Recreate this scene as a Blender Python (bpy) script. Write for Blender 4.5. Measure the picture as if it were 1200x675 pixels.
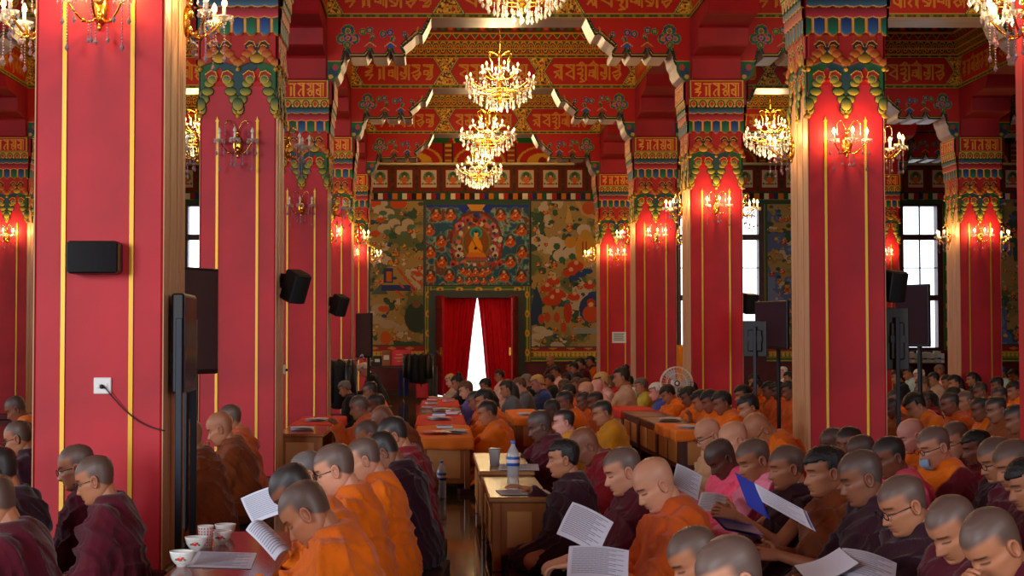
import bpy, math, random
import numpy as np
from mathutils import Vector, Matrix, Euler
S = bpy.context.scene
for o in list(bpy.data.objects): bpy.data.objects.remove(o)
PI = math.pi
# ------------------------------------------------------------------ camera, world, light, exposure
FPX, PITCH, CAMZ = 1829.0, math.radians(1.996), 1.26
VPX, H2 = 513.0, 337.5
cam = bpy.data.objects.new('camera', bpy.data.cameras.new('camera')); S.collection.objects.link(cam)
cam.location = (0, 0, CAMZ); cam.rotation_euler = (PI/2 + PITCH, 0, 0)
cam.data.sensor_width = 36; cam.data.lens = FPX/1200*36; cam.data.shift_x = (600-VPX)/1200
cam.data.clip_start = .05; cam.data.clip_end = 300
S.camera = cam
def at(x, y, Y):
    """world point seen at photo pixel (x, y) on the upright plane at distance Y"""
    t = (H2-y)/FPX; c, s = math.cos(PITCH), math.sin(PITCH)
    Z = Y*(t*c+s)/(c-t*s); d = Y*c+Z*s
    return Vector(((x-VPX)*d/FPX, Y, Z+CAMZ))
w = bpy.data.worlds.new('world'); S.world = w; w.use_nodes = True
w.node_tree.nodes['Background'].inputs[0].default_value = (.80, .88, 1, 1)
w.node_tree.nodes['Background'].inputs[1].default_value = 3.2
S.view_settings.view_transform = 'Standard'; S.view_settings.look = 'None'
S.view_settings.gamma = 1; S.view_settings.use_curve_mapping = False
S.view_settings.exposure = 0.0
S.cycles.max_bounces = 6; S.cycles.diffuse_bounces = 3; S.cycles.glossy_bounces = 3
S.cycles.transmission_bounces = 4; S.cycles.transparent_max_bounces = 8
S.cycles.use_denoising = True; S.cycles.sample_clamp_indirect = 4
S.cycles.caustics_reflective = False; S.cycles.caustics_refractive = False
def area(name, loc, rot, sx, sy, power, col=(1, 1, 1)):
    l = bpy.data.lights.new(name, 'AREA'); l.shape = 'RECTANGLE'; l.size = sx; l.size_y = sy; l.energy = power; l.color = col
    o = bpy.data.objects.new(name, l); S.collection.objects.link(o); o.location = loc; o.rotation_euler = rot; return o
# added area lights imitating daylight, inside the closed front and left walls
area('daylight_fill_front_left', (-7.5, -6.5, 3.0), (math.radians(84), 0, math.radians(-38)), 6, 4.2, 1750, (.86, .93, 1))
area('daylight_fill_left', (-12.8, 9, 3.2), (math.radians(84), 0, math.radians(-90)), 16, 3.6, 1100, (.90, .95, 1))  # added along the solid left wall, which has no windows
area('daylight_fill_front_right', (5.2, -7.0, 2.8), (math.radians(86), 0, math.radians(4)), 4, 3.4, 800, (.88, .94, 1))  # added to brighten the fronts of the right columns

# ------------------------------------------------------------------ helpers
def lin(c):
    c = np.asarray(c, float)/255.0
    return np.where(c <= .04045, c/12.92, ((c+.055)/1.055)**2.4)
def L4(c): return (*[float(v) for v in lin(c)], 1.0)
def mat(name, c, rough=.6, metal=0., var=0., vscale=6., c2=None, bump=0., bscale=40., spec=.5, emit=0., trans=0., sheen=0., coat=0., stretch=(1,1,1), ior=1.45):
    m = bpy.data.materials.new(name); m.use_nodes = True; nt = m.node_tree; b = nt.nodes['Principled BSDF']
    b.inputs['Base Color'].default_value = L4(c); b.inputs['Roughness'].default_value = rough; b.inputs['Metallic'].default_value = metal
    b.inputs['Specular IOR Level'].default_value = spec; b.inputs['Transmission Weight'].default_value = trans; b.inputs['IOR'].default_value = ior
    if sheen: b.inputs['Sheen Weight'].default_value = sheen
    if coat: b.inputs['Coat Weight'].default_value = coat; b.inputs['Coat Roughness'].default_value = .08
    if emit: b.inputs['Emission Color'].default_value = L4(c); b.inputs['Emission Strength'].default_value = emit
    if var or bump or c2:
        tc = nt.nodes.new('ShaderNodeTexCoord'); mp = nt.nodes.new('ShaderNodeMapping'); mp.inputs['Scale'].default_value = stretch
        nt.links.new(tc.outputs['Object'], mp.inputs[0])
    if var or c2:
        n = nt.nodes.new('ShaderNodeTexNoise'); n.inputs['Scale'].default_value = vscale; n.inputs['Detail'].default_value = 5; nt.links.new(mp.outputs[0], n.inputs['Vector'])
        r = nt.nodes.new('ShaderNodeValToRGB'); r.color_ramp.elements[0].position = .32; r.color_ramp.elements[1].position = .68
        a = np.array(c, float); k = np.array(c2, float) if c2 else np.clip(a*(1+var), 0, 255); a = a if c2 else a*(1-var)
        r.color_ramp.elements[0].color = L4(a); r.color_ramp.elements[1].color = L4(k)
        nt.links.new(n.outputs[0], r.inputs[0]); nt.links.new(r.outputs[0], b.inputs['Base Color'])
    if bump:
        n = nt.nodes.new('ShaderNodeTexNoise'); n.inputs['Scale'].default_value = bscale; n.inputs['Detail'].default_value = 3; nt.links.new(mp.outputs[0], n.inputs['Vector'])
        bp = nt.nodes.new('ShaderNodeBump'); bp.inputs['Strength'].default_value = bump; bp.inputs['Distance'].default_value = .01
        nt.links.new(n.outputs[0], bp.inputs['Height']); nt.links.new(bp.outputs[0], b.inputs['Normal'])
    return m
def paint_mat(name, rough=.5, spec=.4):
    m = bpy.data.materials.new(name); m.use_nodes = True; nt = m.node_tree; b = nt.nodes['Principled BSDF']
    a = nt.nodes.new('ShaderNodeVertexColor'); a.layer_name = 'Col'; nt.links.new(a.outputs[0], b.inputs['Base Color'])
    b.inputs['Roughness'].default_value = rough; b.inputs['Specular IOR Level'].default_value = spec
    return m
def skin_mat(name, c, stub=(62, 58, 58), lip=(150, 78, 74)):
    """skin with masks: R scalp stubble, G lips, B brows and lashes"""
    m = bpy.data.materials.new(name); m.use_nodes = True; nt = m.node_tree; b = nt.nodes['Principled BSDF']
    a = nt.nodes.new('ShaderNodeVertexColor'); a.layer_name = 'Col'; sp = nt.nodes.new('ShaderNodeSeparateColor'); nt.links.new(a.outputs[0], sp.inputs[0])
    tc = nt.nodes.new('ShaderNodeTexCoord'); n = nt.nodes.new('ShaderNodeTexNoise'); n.inputs['Scale'].default_value = 14; nt.links.new(tc.outputs['Object'], n.inputs['Vector'])
    r = nt.nodes.new('ShaderNodeValToRGB'); r.color_ramp.elements[0].color = L4(np.array(c)*.9); r.color_ramp.elements[1].color = L4(np.clip(np.array(c)*1.08, 0, 255))
    nt.links.new(n.outputs[0], r.inputs[0]); prev = r.outputs[0]
    cols = [stub, lip, (38, 28, 24)]
    for i, cc in enumerate(cols):
        mx = nt.nodes.new('ShaderNodeMix'); mx.data_type = 'RGBA'; nt.links.new(sp.outputs[i], mx.inputs[0]); nt.links.new(prev, mx.inputs[6]); mx.inputs[7].default_value = L4(cc); prev = mx.outputs[2]
    nt.links.new(prev, b.inputs['Base Color']); b.inputs['Roughness'].default_value = .5
    b.inputs['Subsurface Weight'].default_value = 0.0
    return m

class MB:
    """collects shapes and links them as one mesh object"""
    def __init__(s): s.v = []; s.f = []; s.m = []; s.n = 0; s.mats = []; s.sm = []
    def mi(s, m):
        if m not in s.mats: s.mats.append(m)
        return s.mats.index(m)
    def add(s, v, f, m, smooth=False):
        v = np.asarray(v, float); i = s.mi(m)
        s.v.append(v); s.f += [tuple(k+s.n for k in q) for q in f]; s.m += [i]*len(f); s.sm += [smooth]*len(f); s.n += len(v)
        return s
    def box(s, lo, hi, m, bev=0.):
        x0, y0, z0 = lo; x1, y1, z1 = hi
        if bev <= 0:
            v = [(x0,y0,z0),(x1,y0,z0),(x1,y1,z0),(x0,y1,z0),(x0,y0,z1),(x1,y0,z1),(x1,y1,z1),(x0,y1,z1)]
            return s.add(v, [(0,3,2,1),(4,5,6,7),(0,1,5,4),(1,2,6,5),(2,3,7,6),(3,0,4,7)], m)
        b = bev; v = []; 
        ring = lambda z, i: [(x0+i,y0,z),(x1-i,y0,z),(x1,y0+i,z),(x1,y1-i,z),(x1-i,y1,z),(x0+i,y1,z),(x0,y1-i,z),(x0,y0+i,z)]
        def ins(z, d): return [(min(max(p[0], x0+d), x1-d), min(max(p[1], y0+d), y1-d), z) for p in ring(z, b)]
        v = ins(z0, b) + ring(z0+b, b) + ring(z1-b, b) + ins(z1, b)
        f = []
        for k in range(3):
            for i in range(8): j = (i+1) % 8; f.append((k*8+i, k*8+j, k*8+8+j, k*8+8+i))
        f.append(tuple(range(7, -1, -1))); f.append(tuple(range(24, 32)))
        return s.add(v, f, m)
    def obox(s, M, size, m, bev=0.):
        t = MB(); hx, hy, hz = [k/2 for k in size]; t.box((-hx,-hy,-hz), (hx,hy,hz), m, bev)
        return s.merge(t, M)
    def merge(s, t, M=None):
        off = s.n
        for v in t.v: s.v.append(xf(M, v) if M is not None else v)
        s.n += t.n; s.f += [tuple(k+off for k in q) for q in t.f]
        s.m += [s.mi(t.mats[i]) for i in t.m]; s.sm += t.sm
        return s
    def tube(s, pts, r, m, n=8, cap=True):
        P = np.array(pts, float); k = len(P); R = np.full(k, r, float) if np.isscalar(r) else np.array(r, float)
        T = np.gradient(P, axis=0) if k > 2 else np.repeat([P[1]-P[0]], 2, 0)
        T /= np.linalg.norm(T, axis=1)[:, None]+1e-12
        a = np.array([0, 0, 1.]) if abs(T[0][2]) < .9 else np.array([1., 0, 0]); N = np.cross(T[0], a); N /= np.linalg.norm(N)
        V = []; ang = np.arange(n)*2*PI/n
        for i in range(k):
            N = N - T[i]*N.dot(T[i]); N /= np.linalg.norm(N)+1e-12; B = np.cross(T[i], N)
            V.append(P[i]+R[i]*(np.cos(ang)[:, None]*N+np.sin(ang)[:, None]*B))
        V = np.concatenate(V); F = []
        for i in range(k-1):
            for j in range(n): q = (j+1) % n; F.append((i*n+j, i*n+q, (i+1)*n+q, (i+1)*n+j))
        if cap: F.append(tuple(range(n-1, -1, -1))); F.append(tuple((k-1)*n+j for j in range(n)))
        return s.add(V, F, m, True)
    def lathe(s, prof, m, c=(0, 0, 0), n=16, M=None, sx=1., sy=1.):
        V = []; F = []; k = len(prof)
        for r, z in prof:
            for j in range(n): a = 2*PI*j/n; V.append((c[0]+r*math.cos(a)*sx, c[1]+r*math.sin(a)*sy, c[2]+z))
        for i in range(k-1):
            for j in range(n): q = (j+1) % n; F.append((i*n+j, i*n+q, (i+1)*n+q, (i+1)*n+j))
        F.append(tuple(range(n-1, -1, -1))); F.append(tuple((k-1)*n+j for j in range(n)))
        return s.add(xf(M, V) if M is not None else V, F, m, True)
    def ball(s, c, r, m, n=10, k=7):
        rr = (r, r, r) if np.isscalar(r) else r
        V = []; F = []
        for i in range(k+1):
            ph = PI*i/k
            for j in range(n): a = 2*PI*j/n; V.append((c[0]+rr[0]*math.sin(ph)*math.cos(a), c[1]+rr[1]*math.sin(ph)*math.sin(a), c[2]-rr[2]*math.cos(ph)))
        for i in range(k):
            for j in range(n): q = (j+1) % n; F.append((i*n+j, i*n+q, (i+1)*n+q, (i+1)*n+j))
        return s.add(V, F, m, True)
    def prism(s, poly, d0, d1, m, axis='y', mside=None):
        """poly in (x,z) extruded along y (axis='y'), or in (y,z) extruded along x"""
        n = len(poly)
        if axis == 'y': V = [(p[0], d0, p[1]) for p in poly]+[(p[0], d1, p[1]) for p in poly]
        else: V = [(d0, p[0], p[1]) for p in poly]+[(d1, p[0], p[1]) for p in poly]
        s.add(V, [tuple(range(n)), tuple(range(2*n-1, n-1, -1))], m)
        return s.add(V, [(i, n+i, n+(i+1) % n, (i+1) % n) for i in range(n)], mside or m)
    def mesh(s, name):
        me = bpy.data.meshes.new(name)
        me.from_pydata(np.concatenate(s.v).tolist(), [], s.f)
        for m in s.mats: me.materials.append(m)
        me.polygons.foreach_set('material_index', s.m); me.polygons.foreach_set('use_smooth', s.sm); me.update()
        return me
    def build(s, name, parent=None, loc=None):
        o = bpy.data.objects.new(name, s.mesh(name)); S.collection.objects.link(o)
        if parent: o.parent = parent
        if loc is not None: o.location = loc
        return o
def xf(M, v):
    A = np.array(M); v = np.asarray(v, float); return v @ A[:3, :3].T + A[:3, 3]
def TR(x=0, y=0, z=0, rz=0, rx=0, ry=0, s=1.): return Matrix.Translation((x, y, z)) @ Euler((rx, ry, rz)).to_matrix().to_4x4() @ Matrix.Scale(s, 4)
def empty(name, loc=(0, 0, 0), rz=0.):
    o = bpy.data.objects.new(name, None); S.collection.objects.link(o); o.location = loc; o.rotation_euler = (0, 0, rz); o.empty_display_size = .1; return o
def tag(o, label, cat, group=None):
    o['label'] = label; o['category'] = cat
    if group: o['group'] = group
    return o
def struct(o): o['kind'] = 'structure'; return o
KIDS = {}
def adopt(o, parent): o.parent = parent; return o
def copy_tree(o, parent=None):
    c = o.copy(); S.collection.objects.link(c)
    if parent: c.parent = parent
    for ch in [k for k in bpy.data.objects if k.parent == o]: copy_tree(ch, c)
    return c
def clone(o, kids, parent=None):
    """copy of a thing with its parts, kids = {object: [children]}"""
    c = o.copy(); S.collection.objects.link(c)
    if parent: c.parent = parent
    for k in kids.get(o, []): clone(k, kids, c)
    return c
def kid_map():
    d = {}
    for k in bpy.data.objects:
        if k.parent: d.setdefault(k.parent, []).append(k)
    return d

# ------------------------------------------------------------------ painted surfaces: a fine grid of coloured cells
def smooth(e0, e1, x):
    t = np.clip((x-e0)/(e1-e0), 0, 1); return t*t*(3-2*t)
class Canvas:
    def __init__(s, W, H, res, bg=(120, 20, 15), clear=False):
        s.W, s.H, s.r = W, H, res; s.nx = max(1, int(round(W/res))); s.ny = max(1, int(round(H/res)))
        s.X, s.Z = np.meshgrid((np.arange(s.nx)+.5)*W/s.nx, (np.arange(s.ny)+.5)*H/s.ny)
        s.c = np.empty((s.ny, s.nx, 3)); s.c[:] = bg; s.a = np.zeros((s.ny, s.nx), bool) if clear else np.ones((s.ny, s.nx), bool); s.h = np.zeros((s.ny, s.nx))
    def put(s, m, c, h=None):
        s.c[m] = c; s.a[m] = True
        if h is not None: s.h[m] = h if np.isscalar(h) else h[m]
    def rect(s, x0, z0, x1, z1, c, h=None): s.put((s.X >= x0) & (s.X < x1) & (s.Z >= z0) & (s.Z < z1), c, h)
    def circ(s, x, z, r, c, h=None, rz=None): s.put((s.X-x)**2/r**2+(s.Z-z)**2/(rz or r)**2 <= 1, c, h)
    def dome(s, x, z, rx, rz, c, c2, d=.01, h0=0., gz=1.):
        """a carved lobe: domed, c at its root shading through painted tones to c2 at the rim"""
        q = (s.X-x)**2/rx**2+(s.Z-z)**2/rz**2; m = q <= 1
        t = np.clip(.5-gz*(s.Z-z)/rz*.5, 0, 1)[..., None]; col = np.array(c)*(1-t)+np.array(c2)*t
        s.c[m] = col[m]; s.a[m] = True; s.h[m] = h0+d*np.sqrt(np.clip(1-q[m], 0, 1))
    def poly(s, pts, c, h=None):
        P = np.array(pts, float); inside = np.zeros(s.X.shape, bool); n = len(P); j = n-1
        for i in range(n):
            xi, zi = P[i]; xj, zj = P[j]
            if zi != zj:
                cond = ((zi > s.Z) != (zj > s.Z)) & (s.X < (xj-xi)*(s.Z-zi)/(zj-zi)+xi); inside ^= cond
            j = i
        s.put(inside, c, h); return inside
    def line(s, pts, wd, c, h=None):
        P = np.array(pts, float); 
        for (x0, z0), (x1, z1) in zip(P[:-1], P[1:]):
            dx, dz = x1-x0, z1-z0; L = dx*dx+dz*dz+1e-12
            t = np.clip(((s.X-x0)*dx+(s.Z-z0)*dz)/L, 0, 1); s.put((s.X-x0-t*dx)**2+(s.Z-z0-t*dz)**2 <= (wd/2)**2, c, h)
    def glyphs(s, names, x0, z0, x1, z1, c, wd):
        n = len(names); cw = (x1-x0)/n
        for i, g in enumerate(names):
            for st in GL[g]:
                s.line([(x0+cw*(i+.06+.88*p[0]), z0+(z1-z0)*p[1]) for p in st], wd, c)
    def noise(s, sc, seed, oct=3):
        rng = np.random.RandomState(seed); out = 0; amp = 1; tot = 0
        for _ in range(oct):
            gx, gz = int(s.W/sc)+3, int(s.H/sc)+3; g = rng.rand(gz, gx)
            fx, fz = s.X/sc, s.Z/sc; ix, iz = fx.astype(int), fz.astype(int); tx, tz = fx-ix, fz-iz; tx = tx*tx*(3-2*tx); tz = tz*tz*(3-2*tz)
            out = out+amp*((g[iz, ix]*(1-tx)+g[iz, ix+1]*tx)*(1-tz)+(g[iz+1, ix]*(1-tx)+g[iz+1, ix+1]*tx)*tz); tot += amp; amp *= .5; sc *= .5
        return out/tot
    def mesh(s, name, m, back=0.):
        """grid mesh in the x,z plane, relief towards -y"""
        nx, ny = s.nx, s.ny; hv = np.zeros((ny+1, nx+1)); cnt = np.zeros((ny+1, nx+1))
        for dy in (0, 1):
            for dx in (0, 1): hv[dy:dy+ny, dx:dx+nx] += s.h; cnt[dy:dy+ny, dx:dx+nx] += 1
        hv /= cnt
        xs = np.linspace(0, s.W, nx+1); zs = np.linspace(0, s.H, ny+1); GX, GZ = np.meshgrid(xs, zs)
        V = np.stack([GX, -hv, GZ], -1).reshape(-1, 3)
        iy, ix = np.nonzero(s.a); b = iy*(nx+1)+ix; F = np.stack([b, b+1, b+nx+2, b+nx+1], 1)
        used, inv = np.unique(F, return_inverse=True); V = V[used]; F = inv.reshape(-1, 4)
        me = bpy.data.meshes.new(name); me.vertices.add(len(V)); me.vertices.foreach_set('co', V.ravel())
        me.loops.add(F.size); me.loops.foreach_set('vertex_index', F.ravel().astype(np.int32))
        me.polygons.add(len(F)); me.polygons.foreach_set('loop_start', np.arange(0, F.size, 4, dtype=np.int32))
        try: me.polygons.foreach_set('loop_total', np.full(len(F), 4, dtype=np.int32))
        except Exception: pass
        me.update(calc_edges=True)
        ca = me.color_attributes.new('Col', 'BYTE_COLOR', 'CORNER')
        col = np.concatenate([np.clip(s.c[iy, ix]/255., 0, 1), np.ones((len(F), 1))], 1)
        ca.data.foreach_set('color_srgb', np.repeat(col, 4, axis=0).ravel().astype(np.float32))
        me.materials.append(m); me.validate(); return me
def link(name, me, parent=None, M=None):
    o = bpy.data.objects.new(name, me); S.collection.objects.link(o)
    if parent: o.parent = parent
    if M is not None: o.matrix_local = M
    return o
# letters of the painted inscriptions as strokes in a unit box
GL = {
 'ha': [[(.05,1),(.8,1)],[(.12,.96),(.72,.78)],[(.75,1),(.74,.72),(.08,.52)],[(.08,.52),(.7,.58),(.12,.3)],[(.12,.3),(.78,.34),(.45,.02)],[(.3,.46),(.55,.5)]],
 'aa': [[(.02,.96),(.95,.96)],[(.28,.72),(.28,.04)],[(.38,.72),(.38,.1)],[(.78,.98),(.78,0)],[(.68,.98),(.68,.1)]],
 'ta': [[(.05,1),(.95,1)],[(.15,.96),(.7,.78)],[(.8,1),(.8,0)],[(.7,1),(.7,.1)],[(.75,.6),(.42,.52),(.1,.22),(.3,.04)]],
 'dra': [[(.02,1),(1,1)],[(.12,.96),(.5,.8)],[(.56,.96),(.54,.64),(.1,.52),(.5,.42),(.16,.26),(.42,.04),(.7,.14),(.56,.5)],[(.92,1),(.92,0)],[(.8,.9),(.8,.3)]],
 'ba': [[(.02,1),(1,1)],[(.1,.96),(.58,.8)],[(.6,.8),(.58,.6),(.08,.5),(.5,.42)],[(.12,.46),(.14,.22),(.55,.08)],[(.66,1),(.66,0)],[(.93,1),(.93,.02)],[(.58,.4),(.58,.1)]],
 'mi': [[(.02,1),(.98,1)],[(.1,.62),(.5,.66)],[(.5,.66),(.5,.2)],[(.5,.5),(.12,.5),(.08,.3),(.5,.24)],[(.7,1),(.7,.1)],[(.92,1),(.92,0)],[(.2,1.04),(.5,1.22),(.8,1.04)],[(.5,1.22),(.5,1.3)]],
 'gra': [[(.02,1),(1,1)],[(.1,.96),(.5,.82)],[(.5,.96),(.5,.4),(.12,.52),(.1,.34),(.44,.2)],[(.66,.96),(.66,.3),(.52,.08),(.2,.06)],[(.92,1),(.92,0)]],
 'hra': [[(.05,1),(.85,1)],[(.15,.96),(.8,.78)],[(.8,1),(.78,.7),(.08,.46)],[(.08,.46),(.72,.6),(.9,.44),(.2,.22)],[(.2,.3),(.5,.0),(.9,.36)]],
 'ma': [[(.02,1),(1,1)],[(.1,.96),(.94,.86)],[(.92,1),(.92,.22),(.72,.03),(.35,.04)],[(.74,.84),(.74,.3),(.5,.16)],[(.12,.6),(.5,.64),(.5,.34),(.1,.38),(.12,.6)],[(.5,.5),(.74,.5)]],
 'la': [[(.05,1),(.95,1)],[(.12,.96),(.7,.8)],[(.85,1),(.85,0)],[(.75,.9),(.75,.1)],[(.72,.66),(.1,.52),(.45,.42),(.2,.16)],[(.45,.42),(.62,.1)]],
 'va': [[(.05,1),(.95,1)],[(.15,.96),(.75,.76)],[(.85,1),(.85,.04)],[(.74,.66),(.12,.4),(.74,.16)]],
 'dda': [[(.02,1),(1,1)],[(.5,1),(.5,.78),(.12,.7)],[(.6,.72),(.55,.5),(.1,.42),(.6,.32),(.4,.1),(.75,-.1),(.3,-.16)],[(.9,1),(.9,0)],[(.25,1.08),(.5,1.22),(.75,1.08)]],
}
# ------------------------------------------------------------------ materials of the setting
M_RED = mat('red_plaster', (186,28,40), .55, var=.10, vscale=1.6, bump=.12, bscale=9)
M_CRIM = mat('crimson_lacquer', (146,8,20), .6, var=.08, vscale=2)
M_WOOD = mat('pale_timber_panel', (186,132,92), .5, c2=(206,158,116), vscale=5, stretch=(6,6,.35))
M_SOFF = mat('pale_timber_soffit', (146,120,122), .38, c2=(170,142,136), vscale=3, stretch=(.5,2,2))
M_GOLD = mat('gold_paint', (214,164,48), .35, metal=.35)
M_GOLD2 = mat('gilt_brass', (220,160,60), .22, metal=.95)
M_DKRED = mat('dark_maroon_paint', (92,16,22), .5, var=.1)
M_DKBR = mat('dark_brown_window_timber', (66,30,28), .45, var=.1)
M_PAINT = paint_mat('painted_ornament', .55, .3)
M_PAINTM = paint_mat('painted_mural', .7, .2)
M_CEIL = mat('ceiling_board', (120,40,22), .6, c2=(150,70,30), vscale=8)
M_CREAM = mat('cream_cornice', (226,206,150), .5)
M_GREY = mat('green_grey_paint', (52,62,58), .5, var=.06)
M_FLOOR = None
def floor_material():
    m = bpy.data.materials.new('polished_marble_slabs'); m.use_nodes = True; nt = m.node_tree; b = nt.nodes['Principled BSDF']; N = nt.nodes.new; K = nt.links.new
    tc = N('ShaderNodeTexCoord'); n = N('ShaderNodeTexNoise'); n.inputs['Scale'].default_value = 1.5; n.inputs['Detail'].default_value = 7; n.inputs['Distortion'].default_value = 1.6; K(tc.outputs['Object'], n.inputs['Vector'])
    r = N('ShaderNodeValToRGB'); e = r.color_ramp.elements; e[0].position = .3; e[0].color = L4((40,34,24)); e[1].position = .72; e[1].color = L4((150,118,76))
    k = e.new(.5); k.color = L4((92,76,46)); k = e.new(.6); k.color = L4((72,92,62)); K(n.outputs[0], r.inputs[0])
    br = N('ShaderNodeTexBrick'); br.offset = 0; br.inputs['Scale'].default_value = 1; br.inputs['Mortar Size'].default_value = .006; br.inputs['Brick Width'].default_value = .62; br.inputs['Row Height'].default_value = .62
    br.inputs['Color1'].default_value = (1,1,1,1); br.inputs['Color2'].default_value = (.62,.6,.55,1); br.inputs['Mortar'].default_value = (.12,.1,.08,1); K(tc.outputs['Object'], br.inputs['Vector'])
    mx = N('ShaderNodeMix'); mx.data_type = 'RGBA'; mx.blend_type = 'MULTIPLY'; mx.inputs[0].default_value = 1; K(r.outputs[0], mx.inputs[6]); K(br.outputs[0], mx.inputs[7]); K(mx.outputs[2], b.inputs['Base Color'])
    b.inputs['Roughness'].default_value = .07; b.inputs['Specular IOR Level'].default_value = .6
    return m
M_FLOOR = floor_material()
def glass_material():
    m = bpy.data.materials.new('window_glass'); m.use_nodes = True; nt = m.node_tree; b = nt.nodes['Principled BSDF']; out = nt.nodes['Material Output']
    t = nt.nodes.new('ShaderNodeBsdfTransparent'); g = nt.nodes.new('ShaderNodeBsdfGlossy'); g.inputs['Roughness'].default_value = .02; x = nt.nodes.new('ShaderNodeMixShader'); x.inputs[0].default_value = .06
    nt.links.new(t.outputs[0], x.inputs[1]); nt.links.new(g.outputs[0], x.inputs[2]); nt.links.new(x.outputs[0], out.inputs[0]); nt.nodes.remove(b); return m
M_GLASS = glass_material()

CW = .66; PX = 5.31
XL, XR = -2.074, 3.236                       # left edges of the two colonnades of the middle aisle
COLX = [XL-2*PX, XL-PX, XL, XR, XR+PX, XR+2*PX]
LINES = [2.4, 8.02, 13.58, 19.94, 25.5, 31.1]
YW = 37.2; ZCAP = 4.613; ZB = 5.43; ZC = 6.55
X0, X1, Y0 = -13.6, 17.0, -7.5
# ------------------------------------------------------------------ room shell
b = MB(); b.box((X0-.3, Y0-.3, -.2), (X1+.3, YW+.4, 0), M_FLOOR); o = struct(b.build('floor'))
b = MB(); b.box((X0-.3, Y0-.3, ZC), (X1+.3, YW+.4, ZC+.2), M_CEIL); struct(b.build('ceiling'))
b = MB(); b.box((X0-.3, Y0, 0), (X0, YW, ZC), M_RED); struct(b.build('wall_left'))
b = MB(); b.box((X1, Y0, 0), (X1+.3, YW, ZC), M_RED); struct(b.build('wall_right'))
b = MB(); b.box((X0, Y0-.3, 0), (X1, Y0, ZC), M_RED); struct(b.build('wall_front'))
# back wall, with its doorway and windows cut out
def wx(px): return at(px, 300, YW).x
def wz(py): return at(513, py, YW).z
DOOR = (wx(511), wx(606), 0, wz(349))
WINS = [(wx(791), wx(895), wz(410), wz(237)), (wx(1006), wx(1104), wz(410), wz(237)), (wx(214), wx(318), wz(410), wz(237)), (wx(-52), wx(46), wz(410), wz(237))]
opens = sorted([DOOR]+WINS)
b = MB(); x = X0-.3
for (a0, a1, z0, z1) in opens:
    b.box((x, YW, 0), (a0, YW+.3, ZC), M_DKRED); 
    if z0 > 0: b.box((a0, YW, 0), (a1, YW+.3, z0), M_DKRED)
    b.box((a0, YW, z1), (a1, YW+.3, ZC), M_DKRED); x = a1
b.box((x, YW, 0), (X1+.3, YW+.3, ZC), M_DKRED); struct(b.build('wall_back'))
# windows
for wi, (a0, a1, z0, z1) in enumerate(WINS):
    e = struct(empty('window_%d' % (wi+1), (a0, YW, z0))); W, H = a1-a0, z1-z0
    f = MB(); t = .13
    f.box((0, -.06, 0), (t, .2, H), M_DKBR); f.box((W-t, -.06, 0), (W, .2, H), M_DKBR); f.box((t, -.06, 0), (W-t, .2, .06), M_DKBR); f.box((t, -.06, H-.1), (W-t, .2, H), M_DKBR)
    mc = W/2; f.box((mc-.07, -.04, .06), (mc+.07, .16, H-.1), M_DKBR)
    for py in (278, 349): z = wz(py)-z0; f.box((t, -.03, z-.065), (W-t, .15, z+.065), M_DKBR)
    z = wz(314)-z0; f.box((t, 0, z-.012), (W-t, .05, z+.012), M_DKBR)
    for q in ((t+mc-.07)/2, (W-t+mc+.07)/2): f.box((q-.014, .001, .06), (q+.014, .049, H-.1), M_DKBR)
    struct(f.build('window_frame', e))
    g = MB(); g.box((t, .02, .06), (W-t, .026, H-.1), M_GLASS); struct(g.build('window_glass', e))
    s = MB(); s.box((-.05, -.22, -.07), (W+.05, .0, -.01), M_DKRED, .01); struct(s.build('window_sill', e))
    # painted green and gold surround
    for nm, (u0, u1, v0, v1) in {'a': (W, W+.17, -.05, H+.12), 'b': (-.17, 0, -.05, H+.12), 'c': (0, W, H, H+.12)}.items():
        c = Canvas(u1-u0, v1-v0, .02, (64,120,60)); c.rect(0, 0, c.W, .02, (200,160,50)); c.rect(0, c.H-.02, c.W, c.H, (200,160,50)); c.rect(0, 0, .025, c.H, (200,160,50)); c.rect(c.W-.025, 0, c.W, c.H, (200,160,50))
        k = .2
        while k < max(c.W, c.H):
            if c.W > c.H: c.circ(k, c.H/2, .06, (214,170,50), rz=.02)
            else: c.circ(c.W/2, k, .03, (214,170,50), rz=.07)
            k += .45
        ob = link('window_trim', c.mesh('window_trim', M_PAINT), e, Matrix.Translation((u0, -.03, v0))); struct(ob)

# ------------------------------------------------------------------ doorway with its open red leaves and curtain
dx0, dx1, _, dz1 = DOOR
e = struct(empty('door_1', ((dx0+dx1)/2, YW, 0)))
hw = (dx1-dx0)/2; f = MB()
f.box((-hw-.17, -.12, 0), (-hw, .1, dz1+.17), M_GREY); f.box((hw, -.12, 0), (hw+.17, .1, dz1+.17), M_GREY); f.box((-hw, -.12, dz1), (hw, .1, dz1+.17), M_GREY)
struct(f.build('door_frame', e))
M_DOOR = mat('red_door_lacquer', (196,20,34), .35, var=.06)
for sgn in (-1, 1):
    l = MB(); xx = sgn*(hw-.01); 
    Mx = TR(xx, -.04, 0, rz=math.radians(-90-sgn*11))
    l.obox(Mx @ TR(.42, 0, dz1/2), (.84, .05, dz1-.04), M_DOOR, .006)
    for zz in (.35, .8, 1.3, 1.75, 2.2): l.obox(Mx @ TR(.42, -.03, zz), (.66, .02, .32), M_DOOR, .006); l.obox(Mx @ TR(.42, .03, zz), (.66, .02, .32), M_DOOR, .006)
    lo = struct(l.build('door_leaf', e))
    h = MB(); 
    for zz in (.5, 1.15, 1.8): h.obox(Mx @ TR(.02, 0, zz), (.05, .07, .12), M_GOLD2, .004)
    struct(h.build('door_hinge', lo)); h = MB(); h.obox(Mx @ TR(.78, -.05, 1.05), (.03, .06, .2), M_GOLD2, .008); struct(h.build('door_handle', lo))
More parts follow.
